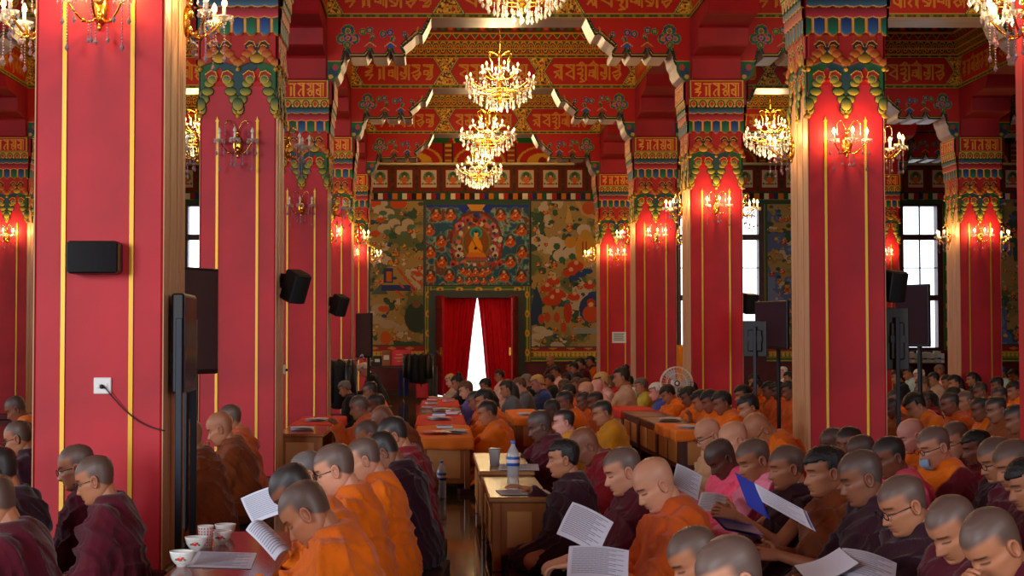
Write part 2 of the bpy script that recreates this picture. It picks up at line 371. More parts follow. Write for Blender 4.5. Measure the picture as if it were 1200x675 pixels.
# carved and painted border round the doorway
def border_canvas(W, H):
    c = Canvas(W, H, .015, (70,118,56)); c.rect(0,0,W,.02,(206,160,50)); c.rect(0,H-.02,W,H,(206,160,50)); c.rect(0,0,.02,H,(206,160,50)); c.rect(W-.02,0,W,H,(206,160,50))
    hz = W > H
    if hz: c.rect(0, H*.42, W, H*.58, (196,150,46))
    else: c.rect(W*.42, 0, W*.58, H, (196,150,46))
    k = .22
    while k < (W if hz else H):
        if hz: c.circ(k, H/2, .09, (220,176,54), rz=H*.36); c.circ(k, H/2, .03, (150,40,26), rz=.02)
        else: c.circ(W/2, k, W*.36, (220,176,54), rz=.09); c.circ(W/2, k, .02, (150,40,26), rz=.03)
        k += .46
    return c
bx0, bx1, bz0, bz1 = wx(498), wx(621), wz(424), wz(335)
ow = wx(505)-wx(498)
for (u0, u1, v0, v1) in ((bx0, bx0+ow, bz0, bz1), (bx1-ow, bx1, bz0, bz1), (bx0+ow, bx1-ow, bz1-.17, bz1)):
    o = link('trim_doorway', border_canvas(u1-u0, v1-v0).mesh('trim_doorway', M_PAINT), None, Matrix.Translation((u0, YW-.03, v0))); struct(o)

# ------------------------------------------------------------------ painted ornament of the beams
RED = (172,22,12); GOL = (206,150,34); DKG = (18,44,22); GRN = (52,108,48); BLU = (34,66,128); OLV = (120,110,30)
def arabesque(c, mask, seed):
    """gold ground filled with fine curls"""
    rng = np.random.RandomState(seed); tmp_c = c.c.copy(); 
    c.c[mask] = (196,140,30); n = c.noise(.022, seed, 1); c.c[mask & (n < .30)] = (70,40,14); c.c[mask & (n > .74)] = (232,190,60)
    n2 = c.noise(.035, seed+5, 1); c.c[mask & (n2 > .84)] = (170,40,20); c.c[mask & (n2 < .16)] = (50,90,40)
def greenline(c, z0, z1, ph=0.):
    c.rect(0, z0, c.W, z1, (120,116,36)); c.rect(0, z0, c.W, z0+.009, (190,140,36)); c.rect(0, z1-.009, c.W, z1, (190,140,36))
    m = (c.Z >= z0+.012) & (c.Z < z1-.012) & (((c.X+ph) % .165) < .115); c.c[m] = (40,74,26)
    m = (c.Z >= z0+.012) & (c.Z < z1-.012) & (((c.X+ph) % .165) > .05) & (((c.X+ph) % .165) < .065); c.c[m] = (140,40,20)
def beam_canvas(W):
    c = Canvas(W, 1.12, .0105, RED)
    # lettered cartouches
    greenline(c, 0, .058); z0, z1 = .058, .50; n = 3; pw = W/n
    words_ = [['ha','aa','mi','gra','hra','ma'], ['va','ba','ta','gra','mi','dra'], ['la','va','dda','mi','gra','hra']]
    for k in range(n):
        xa, xb = k*pw, (k+1)*pw; zm = (z0+z1)/2
        c.poly([(xa+.06, zm), (xa+.2, z1), (xb-.2, z1), (xb-.06, zm), (xb-.2, z0), (xa+.2, z0)], RED)
        c.glyphs(words_[k], xa+.20, z0+.085, xb-.20, z1-.12, (196,132,30), .026)
    hexm = np.zeros(c.X.shape, bool)
    for k in range(n):
        xa = k*pw; u = c.X-xa; zz = np.abs(c.Z-(z0+z1)/2)/((z1-z0)/2); hexm |= (u >= .06+.14*zz) & (u <= pw-.06-.14*zz) & (u >= 0) & (u < pw)
    band = (c.Z >= z0) & (c.Z < z1); arabesque(c, band & ~hexm, 3)
    for k in range(n):
        xa, xb, zm = k*pw, (k+1)*pw, (z0+z1)/2
        for pts in ([(xa+.2, z1), (xa+.06, zm), (xa+.2, z0)], [(xb-.2, z1), (xb-.06, zm), (xb-.2, z0)]):
            c.line(pts, .03, (34,66,30)); c.line(pts, .012, (190,170,90))
    greenline(c, .50, .555, .08)
    c.rect(0, .555, W, .64, (198,120,26)); m = (c.Z > .57) & (c.Z < .615) & ((c.X % .034) < .015); c.c[m] = (120,34,14); c.rect(0, .62, W, .632, (170,40,16))
    c.rect(0, .64, W, .76, (196,140,34)); k = .06
    while k < W:
        c.circ(k, .65, .052, (26,50,24), rz=.085); c.circ(k, .65, .038, (214,160,40), rz=.066); c.circ(k, .65, .026, (40,70,34), rz=.048); c.circ(k, .655, .017, (200,60,20), rz=.03)
        c.poly([(k+.06, .69), (k+.035, .76), (k+.085, .76)], (60,90,36)); k += .12
    c.rect(0, .64, W, .65, (200,150,40)); c.rect(0, .76, W, .775, (190,140,36))
    c.rect(0, .775, W, .88, (150,24,14)); k = .07; i = 0
    while k < W+.1:
        c.poly([(k-.075, .88), (k+.075, .88), (k, .785)], (196,150,50)); c.poly([(k-.055, .88), (k+.055, .88), (k, .805)], [(52,96,44), (70,80,90)][i % 2]); k += .15; i += 1
    c.rect(0, .88, W, .9, (200,150,40)); c.rect(0, .9, W, 1.03, (110,26,16)); k = .0; i = 0
    while k < W:
        c.rect(k+.012, .912, k+.118, 1.02, [(150,40,20), (60,40,24), (120,30,18), (64,70,30)][i % 4]); c.circ(k+.065, .965, .036, [(206,90,30), (56,110,60), (84,100,124), (60,100,44)][i % 4]); k += .13; i += 1
    c.rect(0, 1.03, W, 1.05, (190,140,40)); c.rect(0, 1.05, W, 1.12, (120,30,16))
    # the courses step out towards the ceiling
    for z, h in ((.555, .03), (.64, .06), (.775, .10), (.9, .15)): c.h[c.Z >= z] = h
    return c
PROF = [(.0,-.82),(.02,-.85),(.07,-.81),(.13,-.76),(.165,-.69),(.175,-.62),(.205,-.57),(.225,-.47),(.25,-.42),(.275,-.47),(.30,-.51),(.49,-.51),(.52,-.47),(.545,-.41),(.57,-.47),(.60,-.51),(.76,-.51),(.785,-.47),(.81,-.41),(.835,-.47),(.87,-.51),(.985,-.51),(1.0,-.49),(.995,-.43),(.965,-.385),(1.015,-.34),(1.08,-.29),(1.125,-.235),(1.17,-.215),(1.22,-.225),(1.275,-.125),(1.33,0)]
def bracket_canvas():
    c = Canvas(1.34, .87, .009, RED, clear=True); Z = lambda p: (p[0], p[1]+.86)
    P = [Z(p) for p in PROF]+[Z((0, .01))]; c.poly(P, RED)
    keep = c.a.copy()
    c.line([Z(p) for p in PROF], .075, (26,66,34)); c.line([Z(p) for p in PROF], .050, (12,26,14)); c.line([(p[0]-.02, p[1]+.86+.032) for p in PROF[5:]], .012, (206,160,50)); c.line([(p[0]-.02, p[1]+.86+.048) for p in PROF[5:]], .02, (22,44,20))
    c.poly([(0, .0), (.17, .08), (.17, .30), (0, .30)], (26,96,56)); c.circ(.07, .16, .06, (40,60,90)); c.circ(.10, .22, .04, (150,60,60)); c.circ(.04, .10, .03, (190,150,60)); c.line([(0, .30), (.17, .30)], .012, (200,150,50))
    rng = random.Random(4)
    def bloom(x, z, r, cols):
        for k in range(9): a = k*.7; c.circ(x+r*.62*math.cos(a), z+r*.62*math.sin(a), r*.42, (150,140,60)); 
        for k in range(9): a = k*.7; c.circ(x+r*.62*math.cos(a), z+r*.62*math.sin(a), r*.36, cols[k % len(cols)])
        c.circ(x, z, r*.46, (190,140,46)); c.circ(x, z, r*.3, cols[0]); c.circ(x, z, r*.13, (200,60,40))
    G, Bc, Pk, T = (30,104,60), (34,60,126), (160,70,90), (40,96,110)
    bloom(.26, .69, .085, [G, Bc, G]); bloom(.18, .59, .07, [T, G]); bloom(.34, .59, .07, [Pk, Bc, G]); bloom(.26, .60, .06, [Bc, Pk]); c.line([(.25, .52), (.25, .44)], .03, (30,90,50)); bloom(.25, .51, .045, [G])
    for x0, cc in ((.50, G), (.76, Bc)):
        bloom(x0-.05, .68-.03*(x0 > .6), .045, [cc, G]); bloom(x0+.04, .70-.03*(x0 > .6), .045, [Bc, cc]); bloom(x0+.075, .62-.03*(x0 > .6), .035, [G, Pk]); c.line([(x0+.07, .60), (x0+.04, .52), (x0+.045, .45)], .028, (30,84,60))
        c.poly([(x0-.03, .49), (x0+.045, .545), (x0+.12, .49), (x0+.045, .47)], [(150,50,40), (40,70,150)][x0 > .6]); c.line([(x0-.03, .49), (x0+.045, .545), (x0+.12, .49)], .01, (200,150,60))
    bloom(.99, .64, .04, [Bc, G]); c.line([(1.0, .62), (1.03, .56), (1.02, .50), (1.07, .46)], .03, (24,40,22)); c.line([(1.03, .58), (1.10, .64), (1.14, .66), (1.16, .74)], .018, (170,110,40)); c.line([(1.03, .56), (1.08, .6), (1.14, .65)], .014, (30,60,40))
    c.line([(1.27, .78), (1.20, .70), (1.14, .64)], .02, (40,80,60))
    c.a &= keep
    c.line([(0, .868), (1.34, .868)], .012, (190,140,40)); c.a &= (keep)
    return c
BC = beam_canvas(PX-CW).mesh('beam_painting', M_PAINT); KC = bracket_canvas().mesh('bracket_painting', M_PAINT)
def bracket(name, M, width, face=True, crimson=False, parent=None):
    """bracket reaching out along local +x from a column face; local y is its thickness"""
    t = MB(); body = M_CRIM if crimson else M_SOFF
    prof = [(.0,-.82),(.05,-.82),(.07,-.79),(.085,-.54),(.11,-.51),(.55,-.47),(.58,-.45),(.60,-.25),(.63,-.23),(1.16,-.19),(1.20,-.16),(1.33,0)] if crimson else PROF
    t.prism(prof+[(0, 0)], 0, width, body, 'y'); o = t.build(name, parent); o.matrix_local = M
    if face:
        f = link('bracket_painting', KC, o, Matrix.Translation((0, -.006, -.86)))
        f2 = link('bracket_painting', KC, o, Matrix.Translation((0, width+.006, -.86)) @ Matrix.Scale(-1, 4, (0, 1, 0)))
    return o
for j, D in enumerate(LINES):
    for i, cx in enumerate(COLX[:-1]):
        xa, xb = cx+CW, COLX[i+1]
        if j == 0 and i not in (2,): continue
        bb = MB(); bb.box((xa, D+.004, ZB), (xb, D+.62, ZC), M_SOFF); bm = bb.build('beam'); struct(bm)
        if j >= 2: link('beam_painting', BC, bm, Matrix.Translation((xa, D, ZB)))
        if j >= 2:
            bracket('beam_bracket', Matrix.Translation((xa, D+.0, ZB)), .62, parent=bm)
            bracket('beam_bracket', Matrix.Translation((xb, D+.0, ZB)) @ Matrix.Scale(-1, 4, (1, 0, 0)), .62, parent=bm)
for i, cx in enumerate(COLX):
    for j, D in enumerate(LINES[1:]):
        j += 1; D2 = LINES[j+1] if j < 5 else YW; ya, yb = D+CW, D2
        bb = MB(); bb.box((cx+.02, ya, ZB), (cx+CW-.02, yb, ZC), M_CRIM); bm = struct(bb.build('beam'))
        Lg = yb-ya
        if j >= 2:
            for sx, rz in ((cx, -PI/2), (cx+CW, PI/2)):
                link('beam_painting', BC, bm, Matrix.Translation((sx, yb if rz < 0 else ya, ZB)) @ Matrix.Rotation(rz, 4, 'Z') @ Matrix.Scale(Lg/(PX-CW), 4, (1, 0, 0)))
        if j >= 1:
            bracket('beam_bracket', Matrix.Translation((cx+CW-.02, ya, ZB)) @ Matrix.Rotation(PI/2, 4, 'Z'), CW-.04, face=False, crimson=True, parent=bm)
            if j < 5: bracket('beam_bracket', Matrix.Translation((cx+.02, yb, ZB)) @ Matrix.Rotation(-PI/2, 4, 'Z'), CW-.04, face=False, crimson=True, parent=bm)
    # bracket faces seen from the aisles get their flower painting
    
# ------------------------------------------------------------------ columns
def capital_canvas():
    W = .70; c = Canvas(W, 1.413, .005, (176,24,14), clear=True); c.Z = c.Z+3.20; o = .02; w_ = .66
    Z = lambda z: z-3.20
    X = c.X-o; inside = (X >= 0) & (X <= w_)
    u = X/w_; q = np.abs(((u*2) % 1)-.5)*2          # 0 at the middle of each half, 1 at its edges
    z = c.Z
    # tier two: green and slate field ending in three points
    low2 = 3.62-.33*np.clip((q-.12)/.88, 0, 1)**.9
    m = inside & (z >= low2) & (z < 3.94); midm = np.abs(u-.5) < .26
    c.put(m & ~midm, (38,92,48)); c.put(m & midm, (40,72,74)); c.h[m] = .014
    # red hearts under the curls
    m = inside & (z < 3.66) & (q < .30*(1-((z-3.56)/.10)**2)) & (z > 3.50); c.put(m, (190,20,16), .004)
    for half in (0, 1):
        for sg in (-1, 1):
            cx = o+w_*(.25+.5*half)
            for dx, zz, rx, rz in ((.150, 3.300, .036, .052), (.128, 3.385, .040, .040), (.100, 3.452, .050, .036), (.086, 3.525, .044, .036)):
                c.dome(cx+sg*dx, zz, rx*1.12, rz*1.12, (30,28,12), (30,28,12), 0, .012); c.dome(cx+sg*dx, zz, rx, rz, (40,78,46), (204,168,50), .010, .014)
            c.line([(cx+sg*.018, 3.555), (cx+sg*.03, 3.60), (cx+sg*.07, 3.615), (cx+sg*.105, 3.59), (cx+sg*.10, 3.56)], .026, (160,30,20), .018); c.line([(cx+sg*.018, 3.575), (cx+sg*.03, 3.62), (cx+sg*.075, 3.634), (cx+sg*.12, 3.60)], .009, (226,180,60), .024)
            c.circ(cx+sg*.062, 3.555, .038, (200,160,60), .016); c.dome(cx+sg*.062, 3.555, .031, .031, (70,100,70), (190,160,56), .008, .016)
    for ux in (0, .5, 1):
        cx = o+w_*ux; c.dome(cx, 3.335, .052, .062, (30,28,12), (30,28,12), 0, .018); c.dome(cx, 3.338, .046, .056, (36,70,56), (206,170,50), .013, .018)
        c.rect(cx-.007, 3.235, cx+.007, 3.285, (214,160,50), .02); c.dome(cx, 3.235, .02, .022, (150,100,30), (236,190,70), .03, .012)
    # tier one
    top = inside & (z > 3.66) & (z < 3.96); low1 = 3.70-.05*np.clip((q-.2)/.8, 0, 1)
    m = inside & (z >= 3.665+.06*(1-q)) & (z < 3.95); c.put(m, (164,48,14), .026)
    m2 = inside & (q < .42*np.clip((3.87-z)/.16, 0, 1)**.5) & (z > 3.72) & (z < 3.875); c.put(m2, (52,58,56), .024)
    m3 = inside & (q > .62) & (z > 3.74) & (z < 3.95); c.put(m3, (176,30,24), .022)
    for half in (0, 1):
        cx = o+w_*(.25+.5*half)
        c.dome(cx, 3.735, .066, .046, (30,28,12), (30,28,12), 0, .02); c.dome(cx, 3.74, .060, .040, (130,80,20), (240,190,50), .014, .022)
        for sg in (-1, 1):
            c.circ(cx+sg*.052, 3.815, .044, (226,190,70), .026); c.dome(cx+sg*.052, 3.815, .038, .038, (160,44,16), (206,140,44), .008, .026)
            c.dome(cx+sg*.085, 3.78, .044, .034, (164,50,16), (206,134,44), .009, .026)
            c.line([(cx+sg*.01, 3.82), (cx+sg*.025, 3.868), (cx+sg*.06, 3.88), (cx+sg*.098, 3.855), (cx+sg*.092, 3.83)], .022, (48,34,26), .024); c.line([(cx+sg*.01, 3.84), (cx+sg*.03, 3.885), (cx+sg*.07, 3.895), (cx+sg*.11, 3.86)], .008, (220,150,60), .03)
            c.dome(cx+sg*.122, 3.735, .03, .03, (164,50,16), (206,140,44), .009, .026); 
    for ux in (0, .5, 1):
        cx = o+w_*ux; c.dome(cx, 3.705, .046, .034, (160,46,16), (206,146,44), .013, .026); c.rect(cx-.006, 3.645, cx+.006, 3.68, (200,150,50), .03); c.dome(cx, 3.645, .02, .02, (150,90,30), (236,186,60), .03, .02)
    # hanging tabs
    zz0 = 3.94; n = 6; t = (c.X/W*n+.5) % 1; idx = np.floor(c.X/W*n+.5).astype(int) % 2; tip = np.abs(t-.5)*2
    zb = 3.945+.03*np.clip((tip-.2)/.6, 0, 1); zo = zb-.013
    c.put((z >= zo) & (z < 4.10), (196,100,30), .032)
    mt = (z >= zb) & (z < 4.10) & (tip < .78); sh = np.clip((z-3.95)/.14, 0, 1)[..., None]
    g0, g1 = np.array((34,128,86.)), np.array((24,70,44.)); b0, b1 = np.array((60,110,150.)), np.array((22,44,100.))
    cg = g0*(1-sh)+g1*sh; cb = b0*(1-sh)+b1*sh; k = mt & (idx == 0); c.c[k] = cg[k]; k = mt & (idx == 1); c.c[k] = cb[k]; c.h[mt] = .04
    k = (z >= zo) & (z < 4.10) & (tip > .82); c.c[k] = (226,160,60)
    # two scalloped flounces
    t = np.abs(((c.X/W*6) % 1)-.5)*2
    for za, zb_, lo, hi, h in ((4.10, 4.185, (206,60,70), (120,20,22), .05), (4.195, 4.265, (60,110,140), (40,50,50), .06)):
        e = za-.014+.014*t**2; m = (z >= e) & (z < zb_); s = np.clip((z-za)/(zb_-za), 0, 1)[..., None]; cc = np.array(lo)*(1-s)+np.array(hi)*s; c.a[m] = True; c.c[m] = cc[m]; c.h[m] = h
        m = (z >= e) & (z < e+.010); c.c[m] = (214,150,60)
    m = (z >= 4.265) & (z < 4.305); c.put(m, (70,18,12), .045); m &= ((c.X % .056) < .034) & (z > 4.27) & (z < 4.298); c.c[m] = (226,176,70); c.h[m] = .065
    m = (z >= 4.305) & (z < 4.37); c.put(m, (196,150,46), .07)
    k = .0583
    while k < W: 
        c.circ(k, 4.305, .048, (34,70,34), .07, rz=.055); c.circ(k, 4.305, .034, (190,150,50), .07, rz=.04); c.circ(k, 4.31, .022, (190,40,24), .07, rz=.026); k += .1166
    m = z >= 4.37; c.put(m, (40,84,38), .085); c.rect(.012, 4.38, W-.012, 4.606, (206,160,56), .085); c.rect(.024, 4.39, W-.024, 4.596, (172,20,12), .085)
    c.glyphs(['ha','aa','ta','dra','ba'], .06, 4.405, .64, 4.57, (222,150,36), .016)
    return c
CC = capital_canvas().mesh('capital_carving', M_PAINT)
def make_column():
    e = empty('column', (0, 0, 0))
    s = MB(); s.box((0, 0, 0), (CW, CW, 4.3), M_RED, .012); s.build('shaft', e)
    s = MB(); s.box((-.035, -.035, 0), (CW+.035, CW+.035, .10), M_DKRED, .01); s.build('plinth', e)
    for sg in (0, 1):
        s = MB(); xx = 0 if sg == 0 else CW; d = -1 if sg == 0 else 1
        for (a0, a1, t) in ((.0, .10, .006), (.10, .15, .003), (.15, .51, .001), (.20, .24, .005), (.42, .46, .005), (.51, .56, .003), (.56, .66, .006)):
            s.box((min(xx, xx+d*t), a0, .1), (max(xx, xx+d*t), a1, 3.45), M_WOOD)
        s.build('timber_panel', e)
    for yy in (-.006, CW+.006):
        for ux in (.225, .755):
            s = MB(); x = CW*ux; s.box((x-.011, min(yy, yy*.999)-.004, .1), (x+.011, yy+.004, 3.19), M_GOLD)
            s.prism([(x-.02, 3.19), (x+.02, 3.19), (x+.008, 3.205), (x, 3.235), (x-.008, 3.205)], yy-.005, yy+.005, M_GOLD, 'y'); s.build('gold_stripe', e)
    s = MB(); s.box((-.02, -.02, 4.10), (CW+.02, CW+.02, 4.30), M_CRIM); s.box((-.055, -.055, 4.30), (CW+.055, CW+.055, ZCAP), M_CRIM, .004); s.box((.0, .0, ZCAP), (CW, CW, ZC), M_CRIM); s.build('capital_block', e)
    for M in (Matrix.Translation((-.02, -.002, 3.2)), Matrix.Translation((CW+.02, CW+.002, 3.2)) @ Matrix.Rotation(PI, 4, 'Z'), Matrix.Translation((-.002, CW+.02, 3.2)) @ Matrix.Rotation(-PI/2, 4, 'Z'), Matrix.Translation((CW+.002, -.02, 3.2)) @ Matrix.Rotation(PI/2, 4, 'Z')):
        link('capital_carving', CC, e, M)
    # corner tassels of the carved skirt
    return e
col0 = make_column(); kids = kid_map(); COLS = {}
for i, cx in enumerate(COLX):
    for j, D in enumerate(LINES):
        if j == 0 and i in (0, 5): continue
        c = col0 if not COLS else clone(col0, kids)
        if i == 3 and j == 1:
            for ch in bpy.data.objects:
                if ch.parent == c and ch.name.startswith('timber_panel'): ch.material_slots[0].link = 'OBJECT'; ch.material_slots[0].material = M_RED
        x = cx
        c.location = (x, D, 0); c['kind'] = 'structure'; COLS[(i, j)] = (x, D)

# ------------------------------------------------------------------ back wall: cornice, frieze, curtain stripes, murals
zl = wz(193); t = MB(); t.box((X0, YW-.28, zl-.03), (X1, YW, zl+.02), M_CREAM, .006); struct(t.build('trim_1'))
fx0, fx1 = -11.2, 16.9; zf0, zf1 = wz(234), zl-.03
c = Canvas(fx1-fx0, zf1-zf0, .016, (74,48,24)); n = c.noise(.06, 8, 2); c.c[n > .55] = (92,58,26); c.rect(0, .15, c.W, .17, (40,70,40))
sp = (wx(474)-wx(445.5)); x = wx(445.5)-fx0; 
while x > .4: x -= sp
hs = (wz(200)-wz(220)); zc = (wz(200)+wz(220))/2-zf0; rng = np.random.RandomState(2)
while x < c.W:
    c.rect(x-.25, zc-hs/2-.10, x+.25, zc+hs/2+.07, (120,34,18)); c.rect(x-.18, zc-hs/2, x+.18, zc+hs/2, (204,184,150))
    c.circ(x, zc+.04, .13, (110,130,90)); c.circ(x, zc+.09, .07, (60,96,60)); c.circ(x, zc-.03, .07, (214,110,40), rz=.08); c.circ(x, zc+.055, .03, (220,160,110)); c.rect(x-.1, zc-.14, x+.1, zc-.11, (170,60,50))
    for sx in (-.14, .14): c.circ(x+sx, zc-.12, .025, (70,110,70)); c.circ(x+sx*.9, zc+.0, .02, (190,90,70))
    x += sp
cols = [(226,212,180), (176,30,26), (40,24,22), (206,120,30), (60,24,26), (226,212,180), (150,26,30), (34,50,96), (206,120,30), (40,84,60)]
k = 0; x = 0
while x < c.W: c.rect(x, .0, x+.115, .15, cols[k % len(cols)]); x += .115; k += 1
o = link('wall_back_frieze', c.mesh('wall_back_frieze', M_PAINTM), None, Matrix.Translation((fx0, YW-.1, zf0))); struct(o)
c = Canvas(fx1-fx0, ZC-zl-.02, .022, (168,26,16)); x = .2; k = 0
while x < c.W:
    c.circ(x, .0, .62, (206,150,40), rz=.42); c.circ(x, .02, .55, (180,40,24), rz=.36); c.circ(x, .05, .36, (214,160,44), rz=.2); c.circ(x, .05, .1, (140,40,24)); c.rect(x+.62, 0, x+.88, .5, (60,40,20)); c.rect(x+.66, 0, x+.84, .5, (150,50,26))
    for q in range(4): c.rect(x+.68, .05+q*.12, x+.82, .1+q*.12, (206,160,50))
    c.poly([(x-.6, .5), (x+.75, .5), (x+.9, .95), (x-.75, .95)], (24,96,44)); c.line([(x-.2, .62), (x+.1, .5), (x+.4, .62)], .04, (206,160,50)); c.circ(x+.1, .6, .12, (206,160,50), rz=.08); c.line([(x-.75, .95), (x-.6, .5)], .03, (190,160,60)); x += 1.5; k += 1
o = link('wall_back_valance', c.mesh('wall_back_valance', M_PAINTM), None, Matrix.Translation((fx0, YW-.08, zl+.02))); struct(o)
def panel(name, x0, x1, y0, y1, c, label):
    o = link(name, c.mesh(name, M_PAINTM), None, Matrix.Translation((x0, YW-.06, y0)))
    t = MB(); t.box((-.03, .004, -.03), (c.W+.03, .055, c.H+.03), M_GREY); f = t.build('backing', o); tag(o, label, 'painting'); return o
def mural(W, H, seed, blue=.0, warm=.5, dim=1.):
    """a hanging scroll mural of clouds, trees, rocks and small robed groups"""
    c = Canvas(W, H, .016, (170,140,84)); n = c.noise(.5, seed, 4); c.c[n > .52] = (146,128,76); c.c[n > .60] = (98,108,72); n = c.noise(.34, seed+1, 3); c.c[n > .66] = (196,176,146); c.c[(n > .655) & (n < .668)] = (90,70,50)
    n = c.noise(.26, seed+2, 3); c.c[n > .67] = (62,92,70); c.c[(n > .66) & (n < .675)] = (40,50,40)
    if blue: n = c.noise(.5, seed+9, 4); c.c[n > .58-.12*blue] = (90,108,150); c.c[n > .66-.1*blue] = (120,136,176)
    rng = random.Random(seed)
    for _ in range(int(W*H*26)):
        x, z = rng.uniform(.05, W-.05), rng.uniform(.05, H-.05); r = rng.uniform(.02, .07); cc = rng.choice([(196,76,28), (206,90,34), (186,50,26), (214,186,160), (46,78,110), (60,96,66), (206,150,60)])
        c.circ(x, z, r*1.1, (70,44,30), rz=r*.8); c.circ(x, z, r, cc, rz=r*.7); 
        if cc[0] > 180 and cc[1] < 100: c.circ(x, z+r*.85, r*.36, (214,170,130)); c.line([(x-r*.5, z-r*.3), (x+r*.4, z+r*.2)], .018, (230,170,80))
    return c, rng
# the panel left of the doorway
x0, x1, z0, z1 = wx(434), wx(496), wz(404), wz(236); c, rng = mural(x1-x0, z1-z0, 11); sx = lambda px: wx(px)-x0; sz = lambda py: wz(py)-z0
for px, py, r in ((438,238,.18),(467,239,.2),(440,274,.12),(446,258,.1)): c.circ(sx(px), sz(py), r, (206,80,36), rz=r*.6)
for px, py in ((455,250),(462,262),(450,268),(470,270),(478,262),(445,246)): c.circ(sx(px), sz(py), .15, (196,172,140), rz=.11); c.circ(sx(px)+.08, sz(py)-.08, .1, (86,116,92), rz=.06)
c.poly([(sx(434), sz(345)), (sx(447), sz(332)), (sx(455), sz(345))], (86,96,96)); c.rect(sx(447), sz(341), sx(484), sz(334), (50,66,120)); c.rect(sx(450), sz(332), sx(461), sz(314), (52,66,110)); c.rect(sx(453), sz(330), sx(459), sz(318), (206,100,40))
for q in range(14): px = rng.uniform(462,494); py = rng.uniform(312,345); c.line([(sx(px), sz(py)), (sx(px+5), sz(py+5))], .05, (200,84,44))
for px, py, r in ((446,362,.22),(441,375,.2),(455,380,.2),(470,385,.16)): c.circ(sx(px), sz(py), r, (180,156,128), rz=r*.5)
c.circ(sx(488), sz(372), .28, (56,70,60), rz=.36); c.circ(sx(488), sz(356), .1, (120,90,60)); c.circ(sx(450), sz(362), .14, (200,90,40), rz=.08); c.circ(sx(452), sz(396), .13, (206,96,36), rz=.16)
panel('wall_painting', x0, x1, z0, z1, c, 'tall dim beige scroll painting left of the red curtained doorway')
# right of the doorway
x0, x1, z0, z1 = wx(622.5), wx(700), wz(406), wz(236); c, rng = mural(x1-x0, z1-z0, 23)
c.line([(sx(676), sz(236)), (sx(684), sz(250)), (sx(700), sz(256))], .1, (206,150,90)); c.circ(sx(690), sz(244), .16, (200,90,44)); c.poly([(sx(662), sz(262)), (sx(666), sz(240)), (sx(672), sz(262))], (200,160,90))
for px, py in ((648,292),(656,300),(661,288),(684,270),(650,284),(668,296)): c.circ(sx(px), sz(py), .17, (206,184,160), rz=.14); c.circ(sx(px)+.05, sz(py)-.1, .08, (60,104,70))
c.circ(sx(686), sz(292), .24, (214,150,50), rz=.42); c.circ(sx(686), sz(275), .12, (200,150,60)); c.circ(sx(668), sz(284), .14, (206,140,50)); c.line([(sx(683), sz(300)), (sx(683), sz(284))], .03, (180,60,30)); c.line([(sx(687), sz(300)), (sx(687), sz(284))], .03, (180,60,30))
for px, py, r in ((674,312,.2),(668,320,.18),(648,330,.16),(640,338,.14),(652,345,.2),(646,352,.22),(672,348,.15),(690,335,.14)): c.circ(sx(px), sz(py), r, (200,66,34), rz=r*.6); c.circ(sx(px)+.02, sz(py-4), .05, (220,170,130))
for px, py in ((680,322),(688,318),(695,345),(672,326)): c.circ(sx(px), sz(py), .13, (44,72,120), rz=.07)
c.poly([(sx(622), sz(360)), (sx(628), sz(334)), (sx(634), sz(350)), (sx(636), sz(378)), (sx(622), sz(382))], (46,66,96))
c.circ(sx(692), sz(362), .28, (46,64,110), rz=.34); c.circ(sx(692), sz(368), .2, (200,76,34), rz=.2); c.circ(sx(692), sz(355), .1, (190,60,40)); c.circ(sx(692), sz(357), .06, (222,176,90)); c.circ(sx(665), sz(366), .1, (190,60,36), rz=.26); c.circ(sx(665), sz(354), .06, (70,110,90))
for px in range(676, 702, 5): c.circ(sx(px), sz(388), .12, (150,150,146), rz=.07)
for px, py in ((632,386),(640,390),(630,394)): c.circ(sx(px), sz(py), .16, (200,184,160), rz=.08)
for px, py in ((634,374),(641,372),(652,372),(660,384)): c.circ(sx(px), sz(py), .07, (196,76,44), rz=.12)
panel('wall_painting', x0, x1, z0, z1, c, 'tall beige scroll painting with orange robed figures right of the curtained doorway')
# the large central painting above the doorway
x0, x1, z0, z1 = wx(499), wx(620.5), wz(334), wz(240); W, H = x1-x0, z1-z0; c = Canvas(W, H, .0125, (84,128,126)); n = c.noise(.14, 5, 3)
c.c[n > .56] = (150,160,140); c.c[n < .44] = (46,84,110); c.c[n > .64] = (120,70,60); P = lambda a, b_: (a/734*125/121.5*W-.01, (606-b_)/(606-62)*H)
for a in (265, 425): c.poly([P(a-60,60), P(a+60,60), P(a, 130)], (34,58,150))
c.rect(0, H-.08, W, H, (40,62,140)); c.poly([P(285,60), P(415,60), P(380,110), P(350,120), P(320,108)], (216,150,50))
q = P(350, 330); c.circ(q[0], q[1], .64, (120,50,40), rz=.80); c.circ(q[0], q[1], .58, (140,90,60), rz=.74)
rng = random.Random(9)
for _ in range(150):
    a = rng.uniform(0, 2*PI); r = rng.uniform(.36, .6); c.circ(q[0]+r*math.cos(a), q[1]+r*1.2*math.sin(a), rng.uniform(.025, .055), rng.choice([(170,50,44), (46,110,96), (206,196,170), (206,120,60), (50,70,130), (196,110,120)]))
for px, py, cc in ((235,200,(200,110,120)),(465,205,(200,110,120)),(290,160,(196,90,50)),(405,165,(196,90,80)),(345,165,(140,30,30)),(350,130,(50,70,140)),(235,355,(200,190,170)),(465,355,(200,190,170)),(190,460,(196,70,60)),(510,460,(196,70,60)),(225,400,(200,190,170)),(480,400,(200,190,170))): v = P(px, py); c.circ(v[0], v[1], .075, cc); c.circ(v[0], v[1]-.03, .04, (80,40,40))
q = P(350, 320); c.circ(q[0], q[1], .33, (150,110,40), rz=.40); c.circ(q[0], q[1], .30, (96,96,50), rz=.37); c.circ(q[0], q[1]+.02, .27, (146,76,30), rz=.33)
